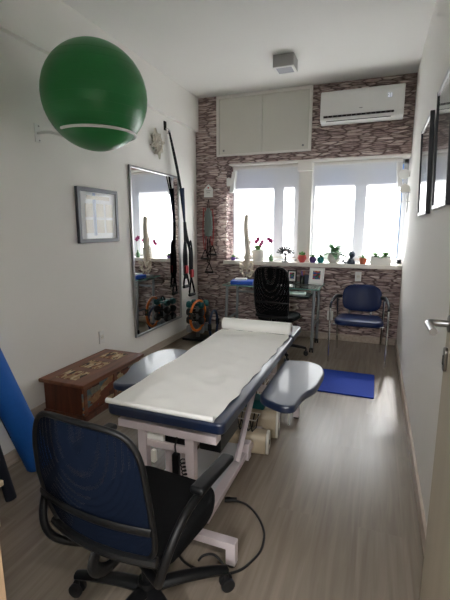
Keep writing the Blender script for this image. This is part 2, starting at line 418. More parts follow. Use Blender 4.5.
# baseboards
def basebd(name, poly): struct(MB().prism(poly, 0, .085, 0), name, 'base')
struct(MB().bb(B-.016, B, FY, WF, 0, .085, .004), 'baseboard_right', 'base')
struct(MB().bb(A, A+.016, 1.73, D, 0, .085, .004), 'baseboard_left', 'base')
struct(MB().bb(-2.05, -2.034, FY+.02, 1.745, 0, .085, .004), 'baseboard_pilaster', 'base')
w = MB(); w.bb(A+.02, PX, D-.016, D, 0, .085, .004); w.bb(-1.98, B-.02, WF-.016, WF, 0, .085, .004)
struct(w, 'baseboard_back', 'base')
# doorway jamb on the left of the opening
struct(MB().bb(-.84, -.765, FY-.13, FY+.02, 0, 2.16, .003), 'trim_6', 'jamb')

# windows : sliding aluminium frames outside the blinds
def window(n, x0, x1, stiles):
    y = WY+.04
    r = MB(); t = .05
    r.bb(x0, x0+t, y-.03, y+.05, SZ, HZ-.02); r.bb(x1-t, x1, y-.03, y+.05, SZ, HZ-.02)
    r.bb(x0, x1, y-.03, y+.05, SZ, SZ+t); r.bb(x0, x1, y-.03, y+.05, HZ-.02-t, HZ-.02)
    o = struct(r, 'window_%d' % n, 'alum', smooth=False)
    for a, b in stiles: MB().bb(a, b, y-.02, y+.04, SZ+t, HZ-.02-t).build('stile', 'alum', o, smooth=False)
    MB().bb(x0+t, x1-t, y+.008, y+.012, SZ+t, HZ-.02-t).build('pane', 'pane', o, smooth=False)
window(1, -1.93, -1.0, [(-1.325, -1.19)])
window(2, -.83, B, [(-.29, -.155)])
# unseen panel added outside, shaped to throw a diagonal shadow across the left blind
struct(MB().prism([(5.8, HZ), (6.02, HZ), (5.8, 1.83)], -1.98, -1.92, 0, MX_YZ), 'shadow_panel', 'outside', smooth=False)

def blind(x0, x1, label):
    t = thing('roller_blind', label, 'blind', ((x0+x1)/2, WY-.085, 2.25), group=None)
    w = x1-x0
    MB().cyl((-w/2, 0, -.005), (w/2, 0, -.005), .024, seg=18).build('roller', 'trim', t)
    MB().grid(lambda u, v: ((u-.5)*w, -.022+.003*math.sin(u*7+v*3), -.02-v*(2.25-1.055-.02)), 16, 8).build('fabric', 'blind', t)
    MB().box((0, -.022, -(2.25-1.05)), (w, .014, .022), .004).build('bottom_bar', 'trim', t)
    return t
blind(-1.915, -1.005, 'translucent white roller blind lowered behind the spine model')
blind(-.825, .225, 'translucent white roller blind lowered above the blue visitor armchair')
struct(MB().bb(-1.01, -.825, WF+.02, WF+.12, 2.16, HZ-.02, .006), 'trim_9', 'trim')            # box at the head of the post

# ------------------------------------------------------------------ door (open against the right wall)
d = MB().bb(.222, .258, FY+.03, 1.39, .008, 2.1, .002); dr = struct(d, 'door_1', 'door')
h = MB(); hy, hz = 1.335, 1.165
h.cyl((.222, hy, hz), (.214, hy, hz), .026, seg=24, bev=.003); h.build('rose', 'doormetal', dr)
h = MB(); h.tube([(.216, hy, hz), (.175, hy, hz), (.160, hy-.012, hz), (.160, hy-.05, hz), (.162, hy-.115, hz-.002)], .0105, seg=14, n=8); h.build('door_handle', 'steel', dr)
h = MB(); h.prism(rrect(.038, .075, .018), .213, .2225, .002, MX_YZ @ Matrix.Translation((hy+.012, hz-.115, 0))); h.build('escutcheon', 'doormetal', dr)
h = MB(); h.prism(rrect(.010, .03, .004), .2105, .2135, 0, MX_YZ @ Matrix.Translation((hy+.012, hz-.118, 0))); h.build('keyhole', 'blackrub', dr)

# ------------------------------------------------------------------ exercise ball on its wall ring
bc = Vector((-1.905, 2.485, 2.345)); br_ = .356
b = MB(); b.sph(bc, br_, 64)
for k in range(9):
    z = -.62+k*.155; b.tube([bc+Vector((math.cos(a)*math.sqrt(1-z*z), math.sin(a)*math.sqrt(1-z*z), z))*br_ for a in [2*PI*i/48 for i in range(48)]], .0009, seg=6, closed=True, n=1)
ball = b.build('exercise_ball', 'green'); tag(ball, 'big green inflatable exercise ball held high on the left wall', 'exercise ball')
rz_ = -.247; rr_ = math.sqrt(br_**2-rz_**2)+.010
t = thing('ball_wall_holder', 'white wall bracket with ring holding the green exercise ball', 'ball holder', (A, 2.425, 2.134))
c = bc-Vector(t.location)
MB().tube([(c.x+rr_*math.cos(a), c.y+rr_*math.sin(a), c.z+rz_) for a in [(-.55*PI)+1.62*PI*i/40-.2 for i in range(41)]], .0095, seg=12, n=1).build('ring', 'plastic', t)
MB().tube([(.004, 0, 0), (.12, .0, -.002), (c.x-rr_+.01, .045, c.z+rz_)], .011, n=4).build('arm', 'plastic', t)
MB().box((.004, 0, 0), (.008, .05, .13), .002).build('wall_plate', 'plastic', t)
for s in (-1, 1): MB().cyl((.008, .012, .05*s), (.011, .012, .05*s), .006, seg=10).build('screw', 'greyplastic', t)

# ------------------------------------------------------------------ left wall : certificate, mirror, ornament, straps, outlet
t = thing('framed_certificate', 'charcoal framed certificate hanging on left wall below green ball', 'picture', (A, 3.06, 1.555))
W_, H_ = .56, .475
w = MB()
for s in (-1, 1):
    w.box((.015, s*(W_/2-.018), 0), (.030, .036, H_), .003); w.box((.0145, 0, s*(H_/2-.018)), (.029, W_-.07, .036), .003)
w.build('frame', 'framegrey', t)
MB().box((.019, 0, 0), (.006, W_-.068, H_-.068)).build('sheet', 'paperprint', t)
for y in (-.135, .015, .145):
    for z in (.045, -.095): MB().box((.0225, y, z), (.001, .10, .115)).build('printed_block', 'blockbeige', t)
MB().box((.0225, .0, .155), (.001, .32, .032)).build('printed_heading', 'blockbeige', t)
MB().box((.0225, -.06, .01), (.0008, .035, .37)).build('reflection_stripe', 'reflectblue', t)  # window reflection in the glass, painted as a blue band
MB().box((.0255, 0, 0), (.002, W_-.07, H_-.07)).build('glass', 'glasspic', t)

MY0, MY1, MZ0, MZ1 = 3.575, 4.665, .275, 2.075
t = thing('wall_mirror', 'tall silver framed mirror on left wall between certificate and straps', 'mirror', (A, (MY0+MY1)/2, MZ0))
MW, MH = MY1-MY0, MZ1-MZ0
w = MB()
for s in (-1, 1): w.box((.0125, s*(MW/2-.011), MH/2), (.025, .022, MH), .003); w.box((.012, 0, MH/2+s*(MH/2-.011)), (.024, MW-.044, .022), .003)
w.build('frame', 'steel', t)
MB().box((.008, 0, MH/2), (.010, MW-.03, MH-.03)).build('mirror_glass', 'mirror', t, smooth=False)

# star-shaped stick ornament
oc = (A, 4.13, 2.37)
t = thing('wall_ornament', 'pale star of wooden sticks on left wall above the mirror', 'wall ornament', oc, rot=(.25, 0, 0))
w = MB(); RR = [.165, .115, .135, .115]
def op(k, f=1., x=.03): a = 2*PI*k/16; r = RR[k % 4]*f; return (x, r*.95*math.cos(a), r*math.sin(a))
for k in range(16): w.tube([(.02, op(k, .06)[1], op(k, .06)[2]), op(k)], .0085, seg=6, n=1)
w.build('rays', 'stick', t)
w = MB()
for k in range(0, 16, 2):
    w.tube([op(k, .97, .036), op(k+1, .62, .042), op(k+2, .97, .036)], .008, seg=6, n=1)
    w.tube([op(k+1, .95, .036), op(k+2, .48, .042), op(k+3, .95, .036)], .008, seg=6, n=1)
w.build('lattice', 'stick', t)
MB().sph((.03, 0, 0), (.014, .03, .03), 16).build('boss', 'stick', t)

# suspension straps
t = thing('suspension_trainer', 'black and red suspension straps hanging from hook beside the mirror', 'exercise straps', (A, 4.36, 2.60))
MB().box((.006, 0, .012), (.012, .05, .10), .003).build('anchor_plate', 'black', t)
w = MB(); w.tube([(.012, 0, -.02), (.05, .005, -.03), (.052, .01, -.06), (.03, .01, -.075)], .006); w.build('hook', 'steel', t)
def S(y, z, x=.055): return (x, y-4.36, z-2.60)
MB().tube([S(4.37, 2.56, .05), S(4.49, 2.22, .075), S(4.615, 1.84, .085)], .024, flat=.16, up=(1, 0, 0), seg=8).build('main_strap', 'strap', t)
MB().tube([S(4.36, 2.53, .055), S(4.44, 2.2, .085), S(4.58, 1.86, .09)], .013, flat=.25, up=(1, 0, 0), seg=8).build('return_strap', 'strap', t)
MB().tube([S(4.60, 1.93, .085), S(4.635, 1.72, .085), S(4.665, 1.50, .085)], lambda q: .062-.04*q, flat=.3, up=(1, 0, 0), seg=10).build('strap_cover', 'strapblue', t)
for k, (dy, dx) in enumerate(((-.04, .02), (.045, .05))):
    MB().tube([S(4.665, 1.52, .085), S(4.67+dy*.3, 1.35, .085+dx*.3), S(4.68+dy, 1.1, .085+dx), S(4.68+dy*1.2, .80, .085+dx)], .036, flat=.3, up=(1, 0, 0), seg=8).build('strap', 'strap', t)
    yb = 4.68+dy*1.2; xb = .085+dx
    f = MB(); f.tube([S(yb-.045, .85, xb), S(yb-.05, 1.1, xb), S(yb-.01, 1.28, xb), S(yb+.04, 1.1, xb), S(yb+.04, .85, xb)], .017, flat=.4, up=(1, 0, 0), seg=8); f.build('foot_loop', 'strap', t)
    f = MB(); f.box(S(yb, .92-.06*k, xb+.010), (.03, .07, .10), .006); f.build('red_sleeve', 'redstrap', t)
    z0 = .70 if k == 0 else .58
    f = MB(); f.tube([S(yb, z0+.23, xb), S(yb-.06, z0+.04, xb), S(yb-.055, z0, xb), S(yb+.06, z0, xb+.01), S(yb+.065, z0+.04, xb+.01), S(yb, z0+.23, xb)], .012, n=1); f.build('handle_strap', 'strap', t)
    f = MB(); f.cyl(S(yb-.065, z0, xb), S(yb+.07, z0, xb+.01), .02, bev=.004); f.build('handle', 'blackrub', t)
    f = MB(); f.tube([S(yb, z0+.23, xb), S(yb, .8, xb)], .016, n=1, seg=8, flat=.4, up=(1, 0, 0)); f.build('handle_webbing', 'strap', t)

def outlet(loc, rz, label, holes=True):
    t = thing('wall_outlet', label, 'outlet', loc, rz)
    MB().box((.005, 0, 0), (.010, .075, .12), .003).build('plate', 'plastic', t)
    MB().box((.011, 0, 0), (.004, .042, .045), .0015).build('socket', 'cream', t)
    w = MB()
    for y in (-.011, 0, .011): w.cyl((.0128, y, 0), (.0136, y, 0), .0026, seg=8)
    w.build('socket_holes', 'blackrub', t)
outlet((A, 4.98, .245), 0, 'white outlet plate low on left wall between mirror and dumbbell rack')
outlet((-.20, WF, .845), -PI/2, 'white outlet plate on stone wall above the blue visitor armchair')
outlet((-.52, WF, .32), -PI/2, 'white outlet plate low on stone wall between desk and visitor armchair')
outlet((A, 3.02, .43), 0, 'white outlet plate on left wall just above the painted chest')

# ------------------------------------------------------------------ right wall : pictures, ornament
def side_picture(y0, y1, z0, z1, label, tilt=.033):
    t = thing('framed_picture', label, 'picture', (B-.002, (y0+y1)/2, z0), rot=(0, -tilt, 0), group='framed pictures on the right wall')
    W, Hh = y1-y0, z1-z0
    for s in (-1, 1): MB().box((-.0125, s*(W/2-.011), Hh/2), (.025, .022, Hh), .002).build('side_rail', 'frameblack', t)
    for s in (-1, 1): MB().box((-.0125, 0, Hh/2+s*(Hh/2-.011)), (.024, W-.044, .022), .002).build('end_rail', 'framelight', t)
    MB().box((-.010, 0, Hh/2), (.006, W-.04, Hh-.04)).build('print', 'print_', t)
    MB().box((-.018, 0, Hh/2), (.002, W-.044, Hh-.044)).build('glass', 'glasspic', t)
side_picture(2.86, 3.44, 1.537, 2.15, 'far narrow black framed picture on right wall nearer the window')
side_picture(2.05, 2.575, 1.55, 2.165, 'near black framed picture on right wall cut by the photo edge')

t = thing('wire_hook_rack', 'small wire hook ornament with grey roof shape on right wall by window', 'wall ornament', (B, 4.88, 1.83))
w = MB(); w.prism([(-.06, 0), (.055, 0), (.04, .06), (-.01, .095), (-.05, .06)], -.006, .006, .002, Matrix.Translation((-.05, 0, 0)) @ MX_XZ); w.build('roof_plaque', 'cream', t)
w = MB(); w.box((-.03, .006, .02), (.06, .012, .02), .002); w.build('bracket', 'greyplastic', t)
for dx in (-.075, -.02):
    MB().tube([(dx+.042*math.cos(a), -.012, -.055+.05*math.sin(a)) for a in [2*PI*i/20 for i in range(20)]], .004, seg=8, closed=True, n=1).build('wire_loop', 'steel', t)
MB().tube([(-.02, -.01, 0), (-.02, -.01, -.22)], .006, n=1).build('rod', 'greyplastic', t)

def wall_speaker(loc, sgn, label):
    t = thing('wall_speaker', label, 'speaker', loc)
    MB().prism([(0, .13), (.05*sgn, .15), (.02*sgn, -.14), (-.04*sgn, -.14)], -.05, .05, .006, MX_XZ).build('cabinet', 'plastic', t)
    MB().cyl((-.045*sgn, -.06, .0), (-.045*sgn, -.035, .0), .055, seg=28, bev=.004).build('swivel_disc', 'plastic', t)
    MB().box((-.075*sgn, -.02, -.01), (.10, .025, .03), .004).build('bracket', 'greyplastic', t)
wall_speaker((-1.90, WY-.15, 2.06), 1, 'white wedge speaker on bracket at left side of window')
wall_speaker((.195, WF-.06, 2.05), -1, 'white wedge speaker on bracket at right wall beside window')

# ------------------------------------------------------------------ pillar : plaque, bag, bands
t = thing('house_plaque', 'small white house shaped key plaque on stone pillar', 'plaque', (-2.21, D, 1.86))
MB().prism([(-.065, 0), (.065, 0), (.065, .11), (0, .175), (-.065, .11)], 0, .014, .002, MX_XZ).build('board', 'plastic', t)
w = MB()
for z, l in ((.085, .07), (.06, .05)): w.box((0, -.0155, z), (l, .003, .008))
w.build('lettering_bars', 'greyplastic', t)
w = MB(); w.sph((0, -.015, .125), (.012, .004, .012), 10); w.build('heart', 'redpot', t)
t = thing('mesh_pouch', 'grey green pouch hanging from plaque on stone pillar', 'pouch', (-2.205, D, 1.72))
MB().lathe([(0, -.40), (.05, -.38), (.062, -.28), (.058, -.15), (.045, -.05), (.02, -.01), (0, 0)], 20, Matrix.Translation((0, -.03, 0)) @ Matrix.Diagonal((1, .4, 1, 1))).build('pouch_body', 'greyband', t)
MB().tube([(-.015, -.03, -.02), (0, -.015, .11), (.015, -.03, -.02)], .003).build('cord', 'strap', t)
def band(x, z0, z1, label, red):
    t = thing('resistance_band', label, 'resistance band', (x, D, z1), group='resistance bands on the pillar')
    Lh = z1-z0
    MB().tube([(-.02, -.02, 0), (-.03, -.025, -Lh*.5), (-.01, -.03, -Lh+.13)], .007).build('tubing', red, t)
    MB().tube([(0, -.02, -Lh+.13), (-.06, -.03, -Lh), (.06, -.03, -Lh), (0, -.02, -Lh+.13)], .007, n=1).build('strap_triangle', 'strap', t)
    MB().cyl((-.062, -.03, -Lh), (.062, -.03, -Lh), .014, bev=.003).build('grip', 'blackrub', t)
    MB().tube([(.005, -.02, 0), (.02, -.02, -Lh*.45), (.0, -.022, -Lh+.12)], .006).build('tubing', red, t)
band(-2.26, 1.02, 1.72, 'red tube resistance band with black grip at left on stone pillar', 'redband')
band(-2.15, 1.08, 1.70, 'red tube resistance band with black grip at right on stone pillar', 'redband')
band(-2.20, .83, 1.30, 'lowest black resistance band grip hanging on stone pillar', 'strap')

# ------------------------------------------------------------------ dumbbell rack
RK = (-2.14, 4.66, 0)
t = thing('dumbbell_rack', 'small upright dumbbell rack standing between mirror and stone pillar', 'dumbbell rack', RK)
MB().box((0, 0, .02), (.34, .26, .03), .008).build('base', 'black', t)
MB().box((0, 0, .26), (.04, .05, .46), .006).build('post', 'greymetal', t)
MB().tube([(0, 0, .48), (.02, 0, .54), (.05, 0, .53), (.05, 0, .50)], .008).build('top_hook', 'black', t)
for z in (.12, .22, .32, .42): MB().tube([(-.03, .05, z+.03), (-.03, .055, z-.005), (-.03, -.055, z-.005), (-.03, -.06, z+.03)], .006, n=1).build('cradle', 'greymetal', t)
def dumbbell(y, z, mname, colour, where, r=.042, tilt=0.):
    o = thing('dumbbell', '%s dumbbell %s' % (colour, where), 'dumbbell', (RK[0], RK[1]+y, z), group='dumbbells on the rack', rz=tilt)
    MB().cyl((-.06, 0, 0), (.06, 0, 0), .014).build('handle', mname, o)
    for s in (-1, 1):
        MB().lathe([(0, -.03), (r*.8, -.03), (r, -.012), (r, .012), (r*.8, .03), (0, .03)], 8, Matrix.Translation((.082*s, 0, 0)) @ Matrix.Rotation(PI/2, 4, 'Y')).build('head', mname, o)
for z, mname, colour, r, nm in ((.475, 'teal', 'teal', .046, 'in the top tier'), (.375, 'dgrey', 'black', .052, 'in the second tier'), (.27, 'dgrey', 'black', .054, 'in the third tier'), (.155, 'lgrey', 'grey', .055, 'in the bottom tier')):
    for y, s in ((-.075, 'facing the room'), (.075, 'nearer the pillar')):
        dumbbell(y, z, mname, colour, '%s of the rack, %s' % (nm, s), r, .12)
def ring(name, c, rad, rot, mname, label, tr=.016):
    o = thing(name, label, 'pilates ring', c, rot=rot)
    MB().tube([(rad*math.cos(a), rad*math.sin(a), 0) for a in [2*PI*i/48 for i in range(48)]], tr, seg=12, closed=True, n=1).build('hoop', mname, o)
    for s in (-1, 1): MB().box((s*rad, 0, 0), (.03, .09, .05), .012).build('grip_pad', 'blackrub', o)
ring('pilates_ring', (-2.06, 4.49, .36), .19, (PI/2, 0.15, PI/2-.08), 'orange', 'orange exercise ring leaning on the dumbbell rack')
ring('pilates_ring', (-1.95, 4.74, .2), .18, (PI/2, 0.0, PI/2+.1), 'dblue', 'dark blue exercise ring leaning at right side of dumbbell rack')

# ------------------------------------------------------------------ cabinet, AC, ceiling light
t = thing('wall_cabinet', 'white two door cabinet set high in the stone wall left of air conditioner', 'cabinet', (-1.465, WF-.02, 2.385))
CW, CH = 1.25, H-2.385-.005
w = MB()
for s in (-1, 1): w.box((s*(CW/2-.018), -.02, CH/2), (.036, .04, CH), .002)
w.box((0, -.02, CH-.018), (CW-.072, .038, .036), .002); w.box((0, -.02, .012), (CW-.072, .038, .024), .002)
w.build('frame', 'trim', t)
MB().box((0, -.004, CH/2), (CW-.06, .006, CH-.05)).build('back_panel', 'cab', t)
for s in (-1, 1):
    dd = MB().box((s*(CW-.076)/4, -.018, CH/2-.006), ((CW-.076)/2-.003, .018, CH-.064), .002).build('door', 'cab', t)
    MB().cyl((s*(CW/2-.10), -.027, .07), (s*(CW/2-.10), -.036, .07), .013, seg=14, bev=.002).build('lock', 'greymetal', dd)
t = thing('air_conditioner', 'white split air conditioner mounted high on stone wall over window', 'air conditioner', (-.27, WF-.02, 2.655))
AW, AH = .90, .345
w = MB(); w.prism(rpoly([(-.205, .06), (-.19, .02), (-.12, 0), (0, 0), (0, AH), (-.17, AH), (-.205, AH-.04)], .03), -AW/2, AW/2, .006, MX_YZ); w.build('body', 'plastic', t)
MB().box((-.03, -.196, .058), (AW-.14, .022, .022), .003).build('outlet_slot', 'black', t)
w = MB()
for k in range(15): w.box((-.41+k*.052, -.208, .058), (.004, .004, .022))
w.build('slot_fins', 'greyplastic', t)
MB().box((-.03, -.193, .026), (AW-.12, .010, .026), .003, rot=(.6, 0, 0)).build('louver', 'plastic', t)
MB().box((-.03, -.186, .012), (AW-.2, .012, .006), rot=(.6, 0, 0)).build('lower_gap', 'black', t)
def text(s, size, m, parent, loc, rot, name):
    cu = bpy.data.curves.new(name, 'FONT'); cu.body = s; cu.size = size; cu.extrude = .0006; cu.align_x = 'CENTER'; cu.align_y = 'CENTER'
    o = bpy.data.objects.new(name, cu); dg = bpy.context.evaluated_depsgraph_get()
    me = bpy.data.meshes.new_from_object(o.copy()) if False else None
    C.objects.link(o); bpy.context.view_layer.update()
    me = bpy.data.meshes.new_from_object(o.evaluated_get(bpy.context.evaluated_depsgraph_get()))
    bpy.data.objects.remove(o); bpy.data.curves.remove(cu)
    me.materials.clear(); me.materials.append(M[m]); q = bpy.data.objects.new(name, me); C.objects.link(q); q.parent = parent; q.location = loc; q.rotation_euler = rot
    return q
text('21', .05, 'led', t, (.30, -.2065, .225), (PI/2, 0, 0), 'display')
MB().box((0, -.2055, .125), (.035, .002, .008)).build('maker_mark', 'greyplastic', t)
t = thing('ceiling_light', 'square grey surface light on ceiling near air conditioner', 'ceiling light', (-.985, 4.34, H))
MB().bb(-.105, .105, -.105, .105, -.115, -.0, .004).build('housing', 'lampbody', t)
w = MB()
for s in (-1, 1): w.box((s*.092, 0, -.118), (.026, .21, .006)); w.box((0, s*.092, -.118), (.158, .026, .006))
w.build('bezel', 'plastic', t)
MB().bb(-.08, .08, -.08, .08, -.119, -.1135).build('diffuser', 'lampglass', t)

# ------------------------------------------------------------------ chest
t = thing('wooden_chest', 'low red-brown wooden chest with patchwork front against left wall', 'chest', (-2.175, 2.645, 0))
HX, HY, HZC = .205, .40, .305
MB().bb(-HX+.012, HX-.02, -HY+.02, HY-.02, .02, HZC-.03, .004).build('body', 'chestwood', t)
w = MB()
for y in (-.21, .21): w.bb(HX-.022, HX-.012, y-.19, y+.19, .06, HZC-.045, .002)
w.build('patchwork_front', 'patch', t)
w = MB()
for y in (-HY+.03, 0, HY-.03): w.bb(HX-.024, HX-.006, y-.018, y+.018, .045, HZC-.03, .003)
w.bb(HX-.024, HX-.0065, -HY+.012, HY-.012, HZC-.052, HZC-.03, .003)
w.build('front_stiles', 'lidwood', t)
w = MB(); w.bb(-HX+.006, HX, -HY+.006, HY-.006, 0, .048, .006); w.build('plinth', 'chestwood', t)
lid = MB().bb(-HX-.005, HX+.015, -HY-.015, HY+.015, HZC-.03, HZC, .008).build('lid', 'lidwood', t)
for y in (-.26, 0, .26): MB().bb(-.10, .09, y-.085, y+.085, HZC-.001, HZC+.003, .001).build('inlay_panel', 'inlay', lid)

# ------------------------------------------------------------------ foam rolls, step, mat
def lean_roll(name, foot, direction, L, r, m, label, slit=False):
    dv = Vector(direction).normalized(); q = dv.to_track_quat('Z', 'Y')
    hz = r*math.sqrt(max(0, 1-dv.z**2))
    o = thing(name, label, 'foam roller', (foot[0], foot[1], hz)); o.rotation_mode = 'QUATERNION'; o.rotation_quaternion = q
    MB().cyl((0, 0, 0), (0, 0, L), r, seg=40, bev=.006).build('roll_body', m, o)
    if slit: 
        g = MB()
        for a in slit: g.box((math.cos(a)*(r-.001), math.sin(a)*(r-.001), L*.62), (.006, .012, L*.7), rot=(0, 0, a))
        g.build('slit', 'blackrub', o)
    MB().cyl((0, 0, L-.003), (0, 0, L+.001), r*.35, seg=20).build('core', 'blackrub', o)
FR = (-1.862, 1.70)
lean_roll('foam_roller', FR, (-.095, -.135, .55), .95, .078, 'bluefoam', 'thick blue foam roller leaning at far left by the pilaster', slit=(-1.2,))
lean_roll('foam_roller', (-1.76, 1.40), (-.13, .0, .45), .9, .028, 'navyfoam', 'thin dark navy roller leaning at far left photo edge')
t = thing('wooden_step', 'pale wooden step at left photo edge on the floor', 'step', (-1.845, 1.12, 0))
MB().bb(-.19, .19, -.17, .165, .195, .222, .003).build('tread', 'palewood', t)
for s in (-1, 1): MB().bb(s*.175-.02, s*.175+.02, -.13, .12, 0, .195, .003).build('leg', 'palewood', t)
o = MB().prism(rrect(.66, .585, .012, 3), 0, .012, .003).build('exercise_mat', 'bluemat', loc=(-.275, 3.765, 0)); tag(o, 'flat blue exercise mat on the floor before the visitor armchair', 'mat')

# ------------------------------------------------------------------ treatment table
TZ = .62; TR = math.radians(-.2)
t = thing('treatment_table', 'navy padded treatment table with white steel frame in mid room', 'treatment table', (-.865, 2.28, 0), TR)
TW = .605
def pad(name, poly, z1, th, loc=(0, 0)): return MB().prism(poly, z1-th, z1, .014, None, 3).build(name, 'navy', t)
pad('main_cushion', rrect(TW, 1.50, .035, 5, (0, -.05)), TZ, .055)
pad('head_cushion', rrect(TW-.005, .36, .04, 5, (0, .89)), TZ, .055)
for s in (-1, 1):
    P = [(.30, -.33), (.45, -.40), (.515, -.38), (.53, -.20), (.585, -.08), (.60, .20), (.56, .33), (.46, .38), (.30, .36)]
    P = [(s*x, y+(.06 if s > 0 else .0)) for x, y in P]
    if s < 0: P = [(x-.07, y) for x, y in P][::-1]
    pad('armrest', rpoly(P, .07, 5), .53, .045)
    xs = s*.45-(.07 if s < 0 else 0)
    w = MB(); w.bb(min(s*.22, xs), max(s*.22, xs), -.02, .02, .45, .485, .003); w.bb(min(s*.22, xs), max(s*.22, xs), .20, .24, .45, .485, .003); w.build('armrest_bracket', 'frame_w', t)
# upper frame
w = MB()
for s in (-1, 1): w.bb(s*.235-.02, s*.235+.02, -.70, .66, TZ-.10, TZ-.055, .004)
w.bb(-.255, .255, .62, .66, TZ-.10, TZ-.055, .004)
w.build('top_frame', 'frame_w', t)
w = MB()
for s in (-1, 1): w.bb(s*.17-.015, s*.17+.015, .60, 1.02, TZ-.09, TZ-.055, .003)
w.build('head_support', 'frame_w', t)
# end uprights near the camera
for x in (-.138, .115): MB().bb(x-.023, x+.023, -.755, -.71, .10, .50, .004).build('upright', 'frame_w', t)
MB().bb(-.265, .255, -.765, -.705, .495, .535, .004).build('end_bar', 'frame_w', t)
MB().bb(-.1145, .0915, -.75, -.715, .412, .447, .003).build('crossbar', 'frame_w', t)
MB().bb(-.045, .045, -.70, -.64, .10, .425, .004).build('cover_panel', 'frame_w', t)
MB().bb(-.1145, -.025, -.745, -.60, .4475, .488, .003).build('paper_box', 'paper', t)
MB().bb(-.02, .0915, -.74, -.60, .4475, .493, .004).build('control_box', 'black', t)
MB().bb(.14, .25, -.70, -.45, .42, .50, .006).build('motor', 'black', t)
# lifting arms
for s in (-1, 1):
    w = MB(); w.tube([(s*.19, -.30, .13), (s*.19, .10, .52)], .018, seg=4, n=1); w.build('lift_arm', 'frame_w', t)
    w = MB(); w.tube([(s*.19, .38, .13), (s*.19, .62, .52)], .024, seg=4, n=1); w.build('lift_arm', 'frame_w', t)
# base
for s in (-1, 1):
    MB().bb(s*.17-.025, s*.17+.025, -.72, .62, .05, .085, .004).build('base_rail', 'frame_w', t)
MB().bb(-.12, .145, -.66, .30, .055, .062).build('base_plate', 'framelight', t)
for y in (-.85, .62):
    f = MB(); f.bb(-.38, .38, y-.022, y+.022, .085, .12, .004)
    for s in (-1, 1): f.bb(s*.36-.022, s*.36+.022, y-.0215, y+.0215, .012, .12, .004)
    if y < 0:
        for s in (-1, 1): f.bb(s*.17-.02, s*.17+.02, y, -.70, .0855, .11, .003)
    f = f.build('foot_bar', 'frame_w', t)
    for s in (-1, 1): MB().cyl((s*.36, y, 0), (s*.36, y, .014), .02).build('foot_pad', 'blackrub', f)
MB().bb(.145, .205, -.12, -.06, .03, .14, .004).build('pedal_bracket', 'frame_w', t)
# hanging switch and handset
MB().prism(rrect(.026, .065, .012), 0, .018, .003, MX_XZ @ Matrix.Translation((-.068, .378, .755))).build('hanging_switch', 'cream', t)
w = MB(); w.bb(.038, .072, -.785, -.757, .295, .42, .006); hs = w.build('hand_control', 'black', t)
w = MB(); w.tube([(.055, -.77, .42), (.052, -.772, .455), (.06, -.765, .50)], .004)
w.tube([(.088+.011*math.cos(i*.9)+.0004*i, -.775+.011*math.sin(i*.9), .40-.0026*i) for i in range(72)], .003, seg=6, n=1)
w.build('coiled_cord', 'blackrub', hs)

# paper cover with roll at the head end
t = thing('paper_couch_cover', 'white paper sheet unrolled over the treatment table with roll at far end', 'paper cover', (-.865, 2.28, TZ), TR)
def pf(u, v):
    y = -.787+v*1.515; xr = .255-.0045*math.sin(v*26)-.004*math.sin(v*51+1)+.015*v; xl = -.300+.003*math.sin(v*17)
    x = xl+(xr-xl)*u
    z = .004+.0035*math.sin(v*60+u*9)*math.sin(u*PI)+.003*math.sin(v*23-u*14)+.002*math.sin(u*31+v*9)
    if v < .02: z += .0015
    return (x, y, max(z, .002))
MB().grid(pf, 26, 110, .0012).build('paper_sheet', 'paper', t, ang=80)
w = MB(); w.tube([(-.305, -.789, .013), (-.1, -.792, .013), (.1, -.791, .012), (.252, -.787, .011)], .013, seg=12); w.build('folded_edge', 'paper', t)
w = MB(); w.cyl((-.292, .745, .05), (.275, .745, .05), .048, seg=32, bev=.004); rl = w.build('paper_roll', 'paper', t)
MB().cyl((.274, .745, .05), (.2765, .745, .05), .018).build('roll_core', 'beige', rl)

# stored things under the table on the right
t = thing('beige_bolster', 'nearer beige vinyl bolster with white end under the treatment table', 'bolster', (-.70, 2.36, .0), math.radians(8))
BP = rpoly([(-.07, 0), (.07, 0), (.07, .09), (.03, .135), (-.05, .135), (-.07, .10)], .02)
MB().prism(BP, -.19, .10, .004, MX_YZ).build('bolster_body', 'beige', t)
MB().prism([(x*.98, y*.98+.001) for x, y in BP], .10, .118, .003, MX_YZ).build('end_cap', 'cream', t)
MB().cyl((.117, 0, .06), (.120, 0, .06), .016).build('end_hole', 'blackrub', t)
t = thing('beige_bolster', 'farther beige vinyl bolster behind the first under the treatment table', 'bolster', (-.69, 2.60, .0), math.radians(8))
BP2 = rpoly([(-.09, 0), (.09, 0), (.09, .15), (.06, .19), (-.06, .19), (-.09, .15)], .02)
MB().prism(BP2, -.20, .10, .004, MX_YZ).build('bolster_body', 'beige', t)
MB().prism([(x*.98, y*.98+.001) for x, y in BP2], .10, .116, .003, MX_YZ).build('end_cap', 'cream', t)
t = thing('wire_rack', 'white wire rack standing under the right armrest of treatment table', 'rack', (-.655, 2.86, 0))
w = MB()
for y in (-.10, .10):
    w.tube([(-.12, y, 0), (-.12, y, .30)], .006, n=1); w.tube([(.12, y, 0), (.12, y, .30)], .006, n=1)
w.build('posts', 'cream', t)
for z in (.12, .27):
    w = MB()
    for k in range(7): w.tube([(-.12+.04*k, -.10, z), (-.12+.04*k, .10, z)], .003, n=1, seg=6)
    w.tube([(-.12, -.10, z), (.12, -.10, z), (.12, .10, z), (-.12, .10, z)], .004, n=1, closed=True, seg=6); w.build('shelf', 'cream', t)
o = MB(); o.box((-.74, 2.60, .225), (.14, .12, .07), .01); o = o.build('green_pouch', 'teal'); tag(o, 'dark green pouch lying on the beige bolsters under the table', 'pouch')
t = thing('wire_basket', 'black and white wire basket on the beige bolster under table edge', 'basket', (-.77, 2.36, .137))
w = MB()
